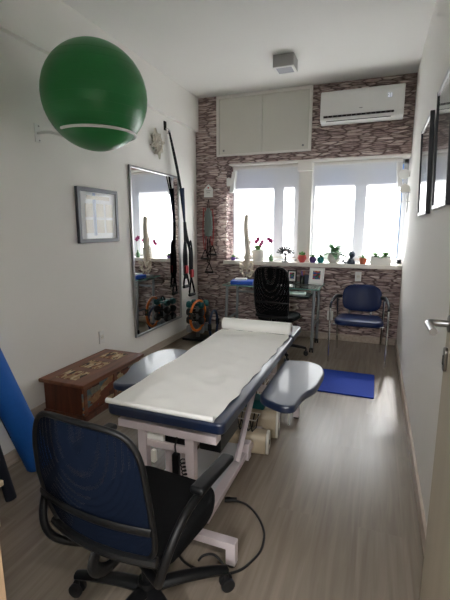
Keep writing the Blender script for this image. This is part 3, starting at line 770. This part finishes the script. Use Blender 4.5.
for k in range(6):
    a = -.07+.028*k
    w.tube([(a, -.05, .09), (a+.01, -.03, 0), (a+.02, .03, 0), (a+.03, .05, .09)], .004, n=1, seg=6)
w.build('wires', 'ironblack', t)
MB().tube([(-.08, -.052, .09), (.11, -.052, .09), (.11, .052, .09), (-.08, .052, .09)], .004, closed=True, n=1, seg=6).build('rim', 'cream', t)

# power cord on the floor
def fz(pts): return [(x, y, .006) for x, y in pts]
t = thing('power_cord', 'black power cord with plug curling on the floor by the front chair', 'cord')
MB().tube(fz([(-.63, 1.82), (-.558, 1.809), (-.479, 1.743), (-.422, 1.649), (-.408, 1.55), (-.429, 1.472), (-.47, 1.40), (-.56, 1.35), (-.70, 1.36), (-.80, 1.44), (-.86, 1.52)]), .0055, seg=8).build('cable', 'blackrub', t)
MB().tube([(-.51, 1.372, .006), (-.53, 1.385, .03), (-.58, 1.40, .05), (-.63, 1.40, .03), (-.65, 1.39, .006)], .0055, seg=8).build('cable_loop', 'blackrub', t)
MB().tube([(-.62, 1.822, .012), (-.655, 1.81, .012)], .014, n=1, seg=10, flat=.75).build('plug', 'blackrub', t)
t2 = MB(); t2.tube([(-.653, 1.811, .012), (-.682, 1.80, .012)], .017, n=1, seg=8, flat=.7); t2.build('connector', 'black', t)

# ------------------------------------------------------------------ office chairs
def office_chair(name, label, loc, rz, net, fabric, bz0, bz1, bw, seatz, base_a, waist=True, lumbar=True, arms=True):
    t = thing(name, label, 'office chair', loc, rz, group=None)
    hub = .10
    MB().cyl((0, 0, hub-.02), (0, 0, hub+.06), .038, seg=20, bev=.004).build('hub', 'black', t)
    MB().cyl((0, 0, hub+.05), (0, 0, seatz-.09), .024, seg=18).build('gas_column', 'black', t)
    MB().box((0, -.01, seatz-.085), (.20, .24, .045), .012).build('mechanism', 'black', t)
    for k in range(5):
        a = base_a+2*PI*k/5; ca, sa = math.cos(a), math.sin(a); R_ = .315
        lg = MB().tube([(.02*ca, .02*sa, hub+.022), (.12*ca, .12*sa, hub+.02), (.24*ca, .24*sa, hub+.004), (R_*ca, R_*sa, hub-.012)], lambda q: .030-.010*q, seg=10, flat=.75).build('leg', 'black', t)
        c = MB(); p = Vector((R_*ca, R_*sa, .028)); sd = Vector((-sa, ca, 0))
        for s in (-1, 1): c.cyl(p+sd*s*.006, p+sd*s*.024, .028, seg=20, bev=.004)
        c.cyl(p+Vector((0, 0, .01)), p+Vector((0, 0, .06)), .009, seg=10)
        c.build('caster', 'blackrub', lg)
    # seat
    sw = .225
    def sf(x, y): return rpoly([(-sw+.02, -.19), (sw-.02, -.19), (sw, .10), (sw-.05, .22), (-sw+.05, .22), (-sw, .10)], .09, 6)
    MB().prism(sf(0, 0), seatz-.055, seatz, .022, None, 4).build('seat', fabric, t)
    # back : curved netting panel in a tubular frame
    hgt = bz1-bz0
    def bp(u, v):
        # u across -1..1, v up 0..1
        wv = bw*.5*(1.0+.09*math.sin(v*PI)-.06*v)
        if not waist: wv = bw*.5*(1.02-.10*abs(v-.6))
        x = u*wv
        y = -.205-.06*v+.035*(1-u*u)*-.9-.018*math.sin(v*PI)*1.0
        return Vector((x, y, bz0+hgt*v-(.012*u*u*v)))
    def rim(th):   # superellipse outline in u,v
        cu, sv = math.cos(th), math.sin(th); e = .36
        return (math.copysign(abs(cu)**e, cu), .5+.5*math.copysign(abs(sv)**e, sv))
    bk = MB()
    def gf(p, q):
        th = 2*PI*p; u, v = rim(th); return bp(u*q, .5+(v-.5)*q)
    bk.grid(gf, 64, 8, 0); bmesh.ops.remove_doubles(bk.bm, verts=bk.bm.verts, dist=1e-5)
    back = bk.build('backrest', net, t)
    MB().tube([bp(*rim(2*PI*i/64)) for i in range(64)], .009, seg=10, closed=True, n=1).build('back_frame', 'black', back)
    if lumbar: MB().tube([bp(u/8, .33)+Vector((0, -.012, 0)) for u in range(-8, 9)], .013, flat=.35, n=1, seg=8, up=(0, 1, 0)).build('lumbar_strap', 'black', back)
    # lower bracket that carries the back
    MB().tube([(0, -.05, seatz-.08), (0, -.20, seatz-.085), (0, -.262, seatz-.03), tuple(bp(0, .0)+Vector((0, .0, .01)))], .022, flat=.5, seg=10, up=(1, 0, 0)).build('back_bracket', 'black', t)
    MB().tube([tuple(bp(u/6, .05)+Vector((0, -.006, -.004))) for u in range(-6, 7)], .016, n=1, seg=8).build('lower_rail', 'black', back)
    if arms:
        for s in (-1, 1):
            x = s*.262
            ar = MB().tube([(s*.08, -.14, seatz-.08), (s*.19, -.20, seatz-.06), (x*.86, -.235, seatz-.005), (x*.94, -.225, seatz+.07), (x*.99, -.175, seatz+.14), (x, -.10, seatz+.165), (x, .05, seatz+.168)], .0135, seg=10, n=6, flat=1.0).build('arm', 'black', t)
            MB().box((x, .03, seatz+.185), (.05, .235, .026), .011, rot=(-.04, 0, 0), seg=3).build('arm_pad', 'black', ar)
    return t
office_chair('office_chair', 'navy mesh office chair in foreground with its back to the camera', (-.725, 1.105, 0), math.radians(-5), 'netblue', 'blackfab', .475, .925, .405, .465, math.radians(41+5))
office_chair('office_chair', 'black mesh office chair at the glass desk under the window', (-1.0, 4.40, 0), math.radians(-8), 'netblack', 'blackfab', .47, 1.04, .39, .48, math.radians(20), waist=False, arms=False)

# ------------------------------------------------------------------ visitor armchair
t = thing('visitor_armchair', 'blue vinyl armchair with chrome legs against the stone wall', 'armchair', (-.14, 4.60, 0), PI)   # local +y faces the camera
MB().prism(rpoly([(-.22, -.20), (.22, -.20), (.26, .14), (.20, .23), (-.20, .23), (-.26, .14)], .10, 6), .405, .465, .022, None, 4).build('seat', 'navy2', t)
def vb(u, v):
    return Vector((.214*u-.012, -.215+.045*u*u-.05*(v*.5+.5), .648+.155*v))
def vrim(th, e=.62):
    cu, sv = math.cos(th), math.sin(th); return math.copysign(abs(cu)**e, cu), math.copysign(abs(sv)**e, sv)
bk = MB()
for side in (-1, 1):
    def gf(p, q, side=side):
        u, v = vrim(2*PI*p); w_ = math.sqrt(max(0, 1-q**4)); return vb(u*q, v*q)+Vector((0, side*.026*w_, 0))
    bk.grid(gf, 56, 10)
bmesh.ops.remove_doubles(bk.bm, verts=bk.bm.verts, dist=1e-5); bmesh.ops.recalc_face_normals(bk.bm, faces=bk.bm.faces)
bk.build('backrest', 'navy2', t)
for s in (-1, 1):
    MB().tube([(s*.29, .245, 0), (s*.292, .23, .35), (s*.292, .215, .58), (s*.29, .20, .625)], .0115, n=6).build('leg', 'chrome', t)
    MB().tube([(s*.245, -.30, 0), (s*.25, -.22, .35), (s*.255, -.16, .645)], .0115, n=6).build('leg', 'chrome', t)
    ar = MB().tube([(s*.29, .195, .625), (s*.288, .12, .645), (s*.27, -.05, .66), (s*.255, -.165, .645)], .010, n=6).build('arm_rail', 'chrome', t)
    MB().tube([(s*.292, .235, .605), (s*.292, .19, .645), (s*.283, .08, .672), (s*.262, -.08, .682), (s*.215, -.21, .665)], .019, flat=.6, seg=12, up=(1, 0, 0)).build('arm_pad', 'black', ar)
w = MB(); w.tube([(-.265, .13, .40), (.265, .13, .40)], .010, n=1); w.tube([(-.25, -.16, .40), (.25, -.16, .40)], .010, n=1); w.build('seat_rails', 'chrome', t)
w = MB()
for s in (-1, 1): w.tube([(s*.12, -.19, .42), (s*.12, -.27, .50), (s*.12, -.285, .62)], .010)
w.build('back_supports', 'chrome', t)

# ------------------------------------------------------------------ glass desk with what stands on it
DX0, DX1, DY0, DY1, DZ = -1.78, -.60, 4.62, 5.19, .75
t = thing('glass_desk', 'glass topped desk with grey metal legs under the window', 'desk', ((DX0+DX1)/2, (DY0+DY1)/2, 0))
hw, hd = (DX1-DX0)/2, (DY1-DY0)/2
gt = MB().prism(rrect(2*hw, 2*hd, .02), DZ-.010, DZ, 0).build('glass_top', 'glassdesk', t, smooth=False)
w = MB(); e = .003
w.bb(-hw, hw, -hd-.001, -hd+e, DZ-.0105, DZ+.0003); w.bb(-hw, hw, hd-e, hd, DZ-.0105, DZ+.0003); w.bb(-hw, -hw+e, -hd, hd, DZ-.0105, DZ+.0003); w.bb(hw-e, hw+.001, -hd, hd, DZ-.0105, DZ+.0003)
w.build('glass_rim', 'glassedge', gt)
for s in (-1, 1):
    x = s*(hw-.05)
    lf = MB()
    lf.tube([(x, -hd+.04, DZ-.012), (x, -hd-.02, .06)], .018, n=1); lf.tube([(x, hd-.12, DZ-.012), (x, hd-.16, .06)], .018, n=1)
    lf.bb(x-.012, x+.012, -hd+.02, hd-.10, DZ-.04, DZ-.0105, .003); lf.bb(x-.010, x+.010, -hd, hd-.14, .30, .325, .003)
    lf = lf.build('leg_frame', 'greymetal', t)
    for y in (-hd-.02, hd-.16):
        c = MB()
        for q in (-1, 1): c.cyl((x+q*.006, y, .028), (x+q*.022, y, .028), .028, seg=18, bev=.003)
        c.cyl((x, y, .03), (x, y, .07), .008, seg=10); c.build('caster', 'blackrub', lf)
MB().bb(-hw+.06, hw-.06, hd-.18, hd-.16, .60, .63, .003).build('modesty_bar', 'greymetal', t)
MB().bb(.06, .48, -hd+.02, hd-.22, .635, .655, .003).build('keyboard_tray', 'frameblack', t)
def T(mb, name, m, label, cat, group=None, loc=None, rot=None): return tag(mb.build(name, m, None, loc, rot), label, cat, group)
# hangers joining tray to top
w = MB()
for x in (.06, .47): w.bb(x, x+.012, -.02, .04, .654, DZ-.0105)
w.build('tray_hangers', 'greymetal', t)
t = thing('laptop', 'grey white laptop on the tray under the glass desk', 'laptop', (-.92, 4.79, .656), .1)
MB().box((0, 0, .009), (.30, .20, .018), .003).build('base', 'plastic', t)
MB().box((0, .02, .019), (.26, .10, .002)).build('keyboard', 'greyplastic', t)
t = thing('ring_binder', 'bright blue binder lying on left end of the glass desk', 'binder', (-1.57, 4.80, DZ+.001), .15)
MB().bb(-.14, .14, -.11, .11, 0, .045, .004).build('cover', 'bluefolder', t)
MB().bb(-.135, .136, -.105, .112, .004, .041).build('pages', 'paper', t)
T(MB().box((-1.60, 4.82, DZ+.056), (.15, .11, .018), .002, (0, 0, .2)), 'notepad', 'paper', 'white notepad lying on the blue binder', 'notepad')
T(MB().box((-1.35, 4.82, DZ+.006), (.2, .14, .010), .002, (0, 0, -.1)), 'paper_stack', 'greyplastic', 'grey papers lying on desk beside the blue binder', 'papers')
T(MB().box((-1.06, 4.78, DZ+.005), (.26, .18, .008), .001, (0, 0, .25)), 'paper_stack', 'paper', 'white papers on the desk behind the black office chair', 'papers')
def frame(loc, rz, w_, h_, m, label, tilt=.25):
    t = thing('photo_frame', label, 'photo frame', loc, rot=(-tilt, 0, rz))
    b = .018; f = MB()
    for s in (-1, 1): f.box((s*(w_/2-b/2), 0, h_/2), (b, .014, h_), .002); f.box((0, 0, h_/2+s*(h_/2-b/2)), (w_-2*b, .013, b), .002)
    f.build('border', m, t)
    MB().box((0, .001, h_/2), (w_-2*b, .008, h_-2*b)).build('mat_board', 'paper', t)
    MB().box((0, -.0045, h_*.56), (w_*.5, .003, h_*.5)).build('photograph', 'photo', t)
    MB().box((0, .045, h_*.36), (.03, .006, h_*.75), rot=(.32, 0, 0)).build('easel_back', m, t)
frame((-.685, 5.0, DZ+.005), -.12, .185, .21, 'plastic', 'tilted white photo frame with colourful picture on right desk end')
frame((-1.0, 5.08, DZ+.005), .1, .12, .16, 'frameblack', 'small dark photo frame on desk behind the black office chair', .2)
t = thing('pen_holder', 'dark pen cup with pens on the desk near photo frame', 'pen holder', (-.86, 5.06, DZ))
MB().lathe([(0, 0), (.034, 0), (.036, .10), (.032, .10), (.030, .008), (0, .008)], 20).build('cup', 'black', t)
for k, m_ in enumerate(('orange', 'redpot', 'bluefolder')): MB().tube([(.005*k, 0, .01), (.02*math.cos(k*2.1), .02*math.sin(k*2.1), .16)], .0045, n=1, seg=8).build('pen', m_, t)
T(MB().box((-.80, 5.07, DZ+.056), (.10, .05, .11), .004), 'card_box', 'slate', 'dark card box on desk between pen cup and photo frame', 'box')

# ------------------------------------------------------------------ spine model
t = thing('spine_model', 'life size plastic spine model hanging on stand before window', 'spine model', (-1.625, 5.09, DZ))
MB().lathe([(0, 0), (.075, 0), (.075, .012), (.02, .018), (.012, .03), (0, .03)], 24, Matrix.Translation((0, .02, 0))).build('base', 'steel', t)
MB().tube([(0, .02, .02), (0, .055, .45), (0, .045, .86), (.012, 0, .90), (.02, -.005, .89)], .005).build('rod', 'steel', t)
def sx(k): return .012*math.sin(k*.27+.4)
for k in range(24):
    f = k/23; z = .235+.60*f; s = 1.85-.6*f; x = .02-.012*f+.004*math.sin(f*6); y = .02*math.sin(f*6.0)-.01
    v = MB(); v.lathe([(0, -.013), (.021*s, -.0125), (.018*s, 0), (.021*s, .0125), (0, .013)], 14, Matrix.Translation((x, y, z)) @ Matrix.Diagonal((1, .85, 1.05, 1)))
    v.tube([(x-.034*s, y+.018*s, z), (x, y+.016*s, z+.003), (x+.034*s, y+.018*s, z)], .006*s, seg=6, n=1)
    v.tube([(x, y+.014*s, z), (x, y+.045*s, z-.010)], .006*s, seg=6, n=1)
    v.build('vertebra', 'bone', t)
v = MB(); v.lathe([(0, -.012), (.016, -.012), (.020, .0), (.024, .012), (0, .016)], 14, Matrix.Translation((.008, -.01, .85))); v.build('occiput', 'bone', t)
v = MB(); v.lathe([(0, -.10), (.012, -.09), (.03, -.04), (.042, 0), (.03, .012), (0, .014)], 16, Matrix.Translation((.02, 0, .215)) @ Matrix.Diagonal((1, .5, 1, 1))); v.build('sacrum', 'bone', t)
for s in (-1, 1):
    def hp(p, q, s=s):
        a = (p-.1)*PI*1.05; r = .028+.055*q
        return (.02+s*(.030+.045*q+.02*math.sin(a)*q), -.045+.05*math.cos(a)*(.4+.6*q)+.01, .165+.075*math.sin(a)*(.5+.5*q))
    MB().grid(hp, 14, 6, .007).build('hip_bone', 'bone', t)
    MB().tube([(.02+s*.065, -.02, .15), (.02+s*.05, -.05, .095), (.02+s*.012, -.075, .085)], .011, seg=8).build('pubic_ramus', 'bone', t)
    MB().tube([(.02+s*.07, -.01, .14), (.02+s*.058, .01, .08), (.02+s*.04, -.02, .055), (.02+s*.025, -.06, .08)], .010, seg=8).build('ischium', 'bone', t)
    MB().sph((.02+s*.082, -.02, .125), .021, 14).build('femur_head', 'bone', t)

# ------------------------------------------------------------------ sill things
SY = D+.075
def leafblade(mb, p, d, L, w_, droop=.3):
    p = Vector(p); d = Vector(d).normalized(); sd = d.cross(Vector((0, 0, 1)))
    sd = sd.normalized() if sd.length > .01 else Vector((1, 0, 0)); up = sd.cross(d)
    def f(u, v):
        prof = math.sin(min(.999, max(.0, v*.92+.06))*PI)**.7
        return p+d*L*v+Vector((0, 0, -1))*droop*L*v*v+sd*(u-.5)*w_*prof+up*(.12*w_*abs(u-.5)*2)
    mb.grid(f, 2, 6, .0008)
def pot(name, label, x, prof, m, cat='potted plant', group=None, y=SY):
    t = thing(name, label, cat, (x, y, SZ), group=group)
    MB().lathe(prof, 24).build('pot', m, t); return t
def tuft(t, n, z, L, w_, m, spread=.7, name='leaf'):
    for k in range(n):
        a = 2.4*k; e = .4+spread*random.random()
        w = MB(); leafblade(w, (0, 0, z), (math.cos(a)*e, math.sin(a)*e, 1.2-e*.6), L*random.uniform(.75, 1.1), w_, .35); w.build(name, m, t)
bowl = lambda r, h: [(0, 0), (r*.7, 0), (r, h*.5), (r*.85, h), (r*.75, h), (r*.85, h*.5), (r*.5, h*.2), (0, h*.2)]
# small green plant by the pillar
t = pot('potted_plant', 'little dark pot with short green leaves at left end of sill', -1.875, bowl(.036, .045), 'purplepot'); tuft(t, 12, .035, .08, .028, 'leaf')
# white orchid pot
t = pot('potted_orchid', 'white squarish orchid pot with magenta flowers on sill behind the spine model', -1.515, [(0, 0), (.075, 0), (.088, .15), (.075, .155), (.07, .14), (0, .14)], 'whitepot')
tuft(t, 8, .13, .17, .055, 'leaf', .8)
for k, (dx, hh) in enumerate(((-.14, .25), (-.01, .30), (.05, .26))):
    st = MB().tube([(0, 0, .13), (dx*.4, -.01, .20), (dx, -.02, hh)], .003, seg=6).build('stem', 'leaf', t)
    for q in range(2):
        f = MB(); c = Vector((dx+(-.012 if q else .012), -.022, hh-.035*q))
        for a in range(5): f.sph(c+Vector((.015*math.cos(a*1.257), -.003, .015*math.sin(a*1.257))), (.018, .006, .013), 8, (0, -a*1.257, 0))
        f.build('flower', 'magenta', st)
# small bottle with one orchid spray
t = pot('orchid_bottle', 'small glass bottle with one magenta orchid spray on the sill', -1.335, [(0, 0), (.028, 0), (.03, .06), (.014, .085), (.014, .11), (.010, .11), (0, .1)], 'leafpale')
st = MB().tube([(0, 0, .09), (.012, 0, .20), (.004, -.01, .28), (-.025, -.02, .30)], .0028, seg=6).build('stem', 'leaf', t)
for c in ((-.03, -.02, .30), (.0, -.015, .275)):
    f = MB()
    for a in range(5): f.sph(Vector(c)+Vector((.016*math.cos(a*1.257), -.003, .016*math.sin(a*1.257))), (.019, .006, .014), 8, (0, -a*1.257, 0))
    f.build('flower', 'magenta', st)
# iron tree ornament
t = thing('tree_ornament', 'black metal tree ornament with spread branches on the sill', 'ornament', (-1.135, SY-.02, SZ))
MB().lathe([(0, 0), (.045, 0), (.045, .01), (.012, .014), (0, .014)], 20).build('base', 'ironblack', t)
MB().tube([(0, 0, .01), (.004, 0, .06), (0, 0, .10)], .009, seg=8).build('trunk', 'ironblack', t)
for k in range(9):
    a = -1.35+2.7*k/8
    L = .085
    b_ = MB().tube([(0, 0, .085), (.5*L*math.sin(a), 0, .10+.4*L*math.cos(a)), (1.15*L*math.sin(a), 0, .10+L*math.cos(a))], .004, seg=6).build('branch', 'ironblack', t)
    f = MB()
    for q in (.6, .85, 1.1):
        f.sph((L*q*1.1*math.sin(a)+.010, 0, .10+L*q*math.cos(a)), (.012, .004, .009), 8); f.sph((L*q*1.1*math.sin(a)-.010, 0, .105+L*q*math.cos(a)), (.010, .004, .012), 8)
    f.build('leaf_beads', 'ironblack', b_)
# red pot
t = pot('potted_cactus', 'red angular pot with small cactus on the sill', -.915, [(0, 0), (.03, 0), (.058, .055), (.05, .095), (.042, .095), (.045, .07), (0, .07)], 'redpot')
MB().lathe([(0, .06), (.018, .07), (.024, .10), (.016, .135), (0, .145)], 12).build('cactus', 'leaf', t)
for s in (-1, 1): MB().sph((s*.03, 0, .115), (.012, .010, .018), 10).build('cactus_arm', 'leaf', t)
# purple and teal apple pots
for x, m_, nm in ((-.775, 'purplepot', 'round purple pot with a sprig on the sill'), (-.675, 'tealpot', 'round teal pot with a sprig on the sill')):
    t = pot('potted_sprig', nm, x, bowl(.044, .075), m_); tuft(t, 6, .06, .09, .03, 'leaf', .4)
    MB().tube([(0, 0, .05), (.01, 0, .10), (.025, 0, .135)], .003, seg=6).build('stem', 'leaf', t)
# white vase with big plant
t = pot('potted_plant', 'big round white vase with spreading pale green plant on the sill', -.51, [(0, 0), (.05, 0), (.08, .05), (.076, .10), (.055, .135), (.045, .135), (.052, .12), (0, .12)], 'whitepot')
tuft(t, 38, .12, .22, .06, 'leafpale', 1.5)
# seated dark figurine with tail
t = thing('figurine', 'dark slate seated figurine with round head and curled tail on the sill', 'figurine', (-.295, SY-.01, SZ))
MB().lathe([(0, 0), (.045, 0), (.05, .025), (.035, .06), (.022, .085), (0, .095)], 18).build('body', 'slate', t)
MB().sph((.004, -.004, .118), (.04, .036, .042), 20).build('head', 'slate', t)
MB().tube([(-.03, -.01, .014), (-.075, -.01, .012), (-.10, -.01, .03), (-.09, -.01, .045)], .010, seg=8).build('tail', 'slate', t)
# terracotta pot
t = pot('potted_succulent', 'small pale terracotta pot with succulent on the sill', -.155, [(0, 0), (.032, 0), (.043, .06), (.046, .06), (.046, .075), (.036, .075), (.034, .06), (0, .06)], 'terracotta'); tuft(t, 12, .062, .08, .03, 'leaf')
# trough
t = thing('trough_planter', 'white rectangular trough with two succulents at right end of sill', 'planter', (.05, SY, SZ))
w = MB(); w.bb(-.118, .118, -.045, .045, 0, .095, .004); w.build('trough', 'whitepot', t)
MB().bb(-.108, .108, -.036, .036, .094, .098).build('soil', 'soil', t)
for dx in (-.06, .055):
    pl = bpy.data.objects.new('succulent', None); C.objects.link(pl); pl.parent = t; pl.location = (dx, 0, .096)
    tuft(pl, 16, 0, .12, .04, 'leaf', 1.0)

# things of one kind share a group phrase
GROUPS = {'roller_blind': 'roller blinds in the windows', 'wall_outlet': 'white wall outlets', 'wall_speaker': 'small white speakers beside the window', 'foam_roller': 'rollers leaning at the left wall',
          'office_chair': 'mesh office chairs', 'beige_bolster': 'bolsters under the treatment table', 'pilates_ring': 'exercise rings at the dumbbell rack', 'potted_sprig': 'round sprig pots on the sill',
          'paper_stack': 'papers on the desk', 'photo_frame': 'photo frames on the desk', 'potted_plant': 'potted plants on the sill'}
for o in list(scene.objects):
    if o.parent is None and 'category' in o and 'group' not in o and o.name.split('.')[0] in GROUPS: o['group'] = GROUPS[o.name.split('.')[0]]

# ------------------------------------------------------------------ light and camera
def sun_dir(az, el): return Vector((math.sin(az)*math.cos(el), math.cos(az)*math.cos(el), math.sin(el)))   # towards the sun
L = bpy.data.lights.new('sun', 'SUN'); L.energy = 62; L.angle = math.radians(6); L.color = (.97, .985, 1)
so = bpy.data.objects.new('sun', L); C.objects.link(so)
so.rotation_euler = sun_dir(math.radians(4), math.radians(40)).to_track_quat('Z', 'Y').to_euler()
w = bpy.data.worlds.new('World'); scene.world = w; w.use_nodes = True; nt = w.node_tree
bg = nt.nodes['Background']; tcw = nt.nodes.new('ShaderNodeTexCoord'); spw = nt.nodes.new('ShaderNodeSeparateXYZ'); nt.links.new(tcw.outputs['Generated'], spw.inputs[0])
nt.links.new(ramp(nt, [(0, 'b4b8be'), (.5, 'a8cbfc'), (.62, '5c9dfb'), (1, '3f86f4')], (lambda m: (nt.links.new(spw.outputs['Z'], m.inputs[0]), m.outputs[0])[1])(node(nt, 'ShaderNodeMapRange'))), bg.inputs['Color'])
for n_ in nt.nodes:
    if n_.type == 'MAP_RANGE': n_.inputs['From Min'].default_value = -1
bg.inputs['Strength'].default_value = SKY
# unseen fill light added behind the camera to brighten the room
t = thing('fill_lamp', 'added fill light with round white cover, unseen behind the camera', 'fill light', (-.2, -1.6, 2.0))
MB().lathe([(0, .05), (.12, .045), (.15, .02), (.15, 0), (0, 0)], 28, Matrix.Rotation(-PI/2, 4, 'X')).build('diffuser', 'plastic', t)
L2 = bpy.data.lights.new('fill_light', 'AREA'); L2.shape = 'DISK'; L2.size = .3; L2.energy = 55; L2.color = (.98, .99, 1)
lo = bpy.data.objects.new('fill_light', L2); C.objects.link(lo); lo.location = (-.2, -1.53, 2.0); lo.rotation_euler = (PI/2, 0, 0)

t = thing('ceiling_fill_lamp', 'added fill light with round white cover, unseen outside the door', 'ceiling light', (.55, -.35, 2.6))  # second added fill light, out of view, lifts the near left floor
MB().lathe([(0, -.05), (.12, -.045), (.15, -.02), (.15, 0), (0, 0)], 28).build('diffuser', 'plastic', t)
L3 = bpy.data.lights.new('ceiling_fill_light', 'AREA'); L3.shape = 'DISK'; L3.size = .3; L3.energy = 26; L3.color = (1, .99, .97)
l3 = bpy.data.objects.new('ceiling_fill_light', L3); C.objects.link(l3); l3.location = (.55, -.35, 2.54)

cam = bpy.data.cameras.new('camera'); cam.sensor_fit = 'VERTICAL'; cam.sensor_height = 36; cam.lens = 400*36/600; cam.clip_start = .02
co = bpy.data.objects.new('camera', cam); C.objects.link(co); co.location = (0, 0, 1.45)
co.rotation_euler = (PI/2-.179, 0, .361); scene.camera = co
scene.view_settings.view_transform = 'Standard'; scene.view_settings.look = 'None'; scene.view_settings.gamma = 1; scene.view_settings.use_curve_mapping = False
scene.view_settings.exposure = -0.10
scene.cycles.max_bounces = 14; scene.cycles.diffuse_bounces = 8; scene.cycles.transparent_max_bounces = 16; scene.cycles.glossy_bounces = 6
scene.cycles.sample_clamp_indirect = 8; scene.cycles.caustics_reflective = False
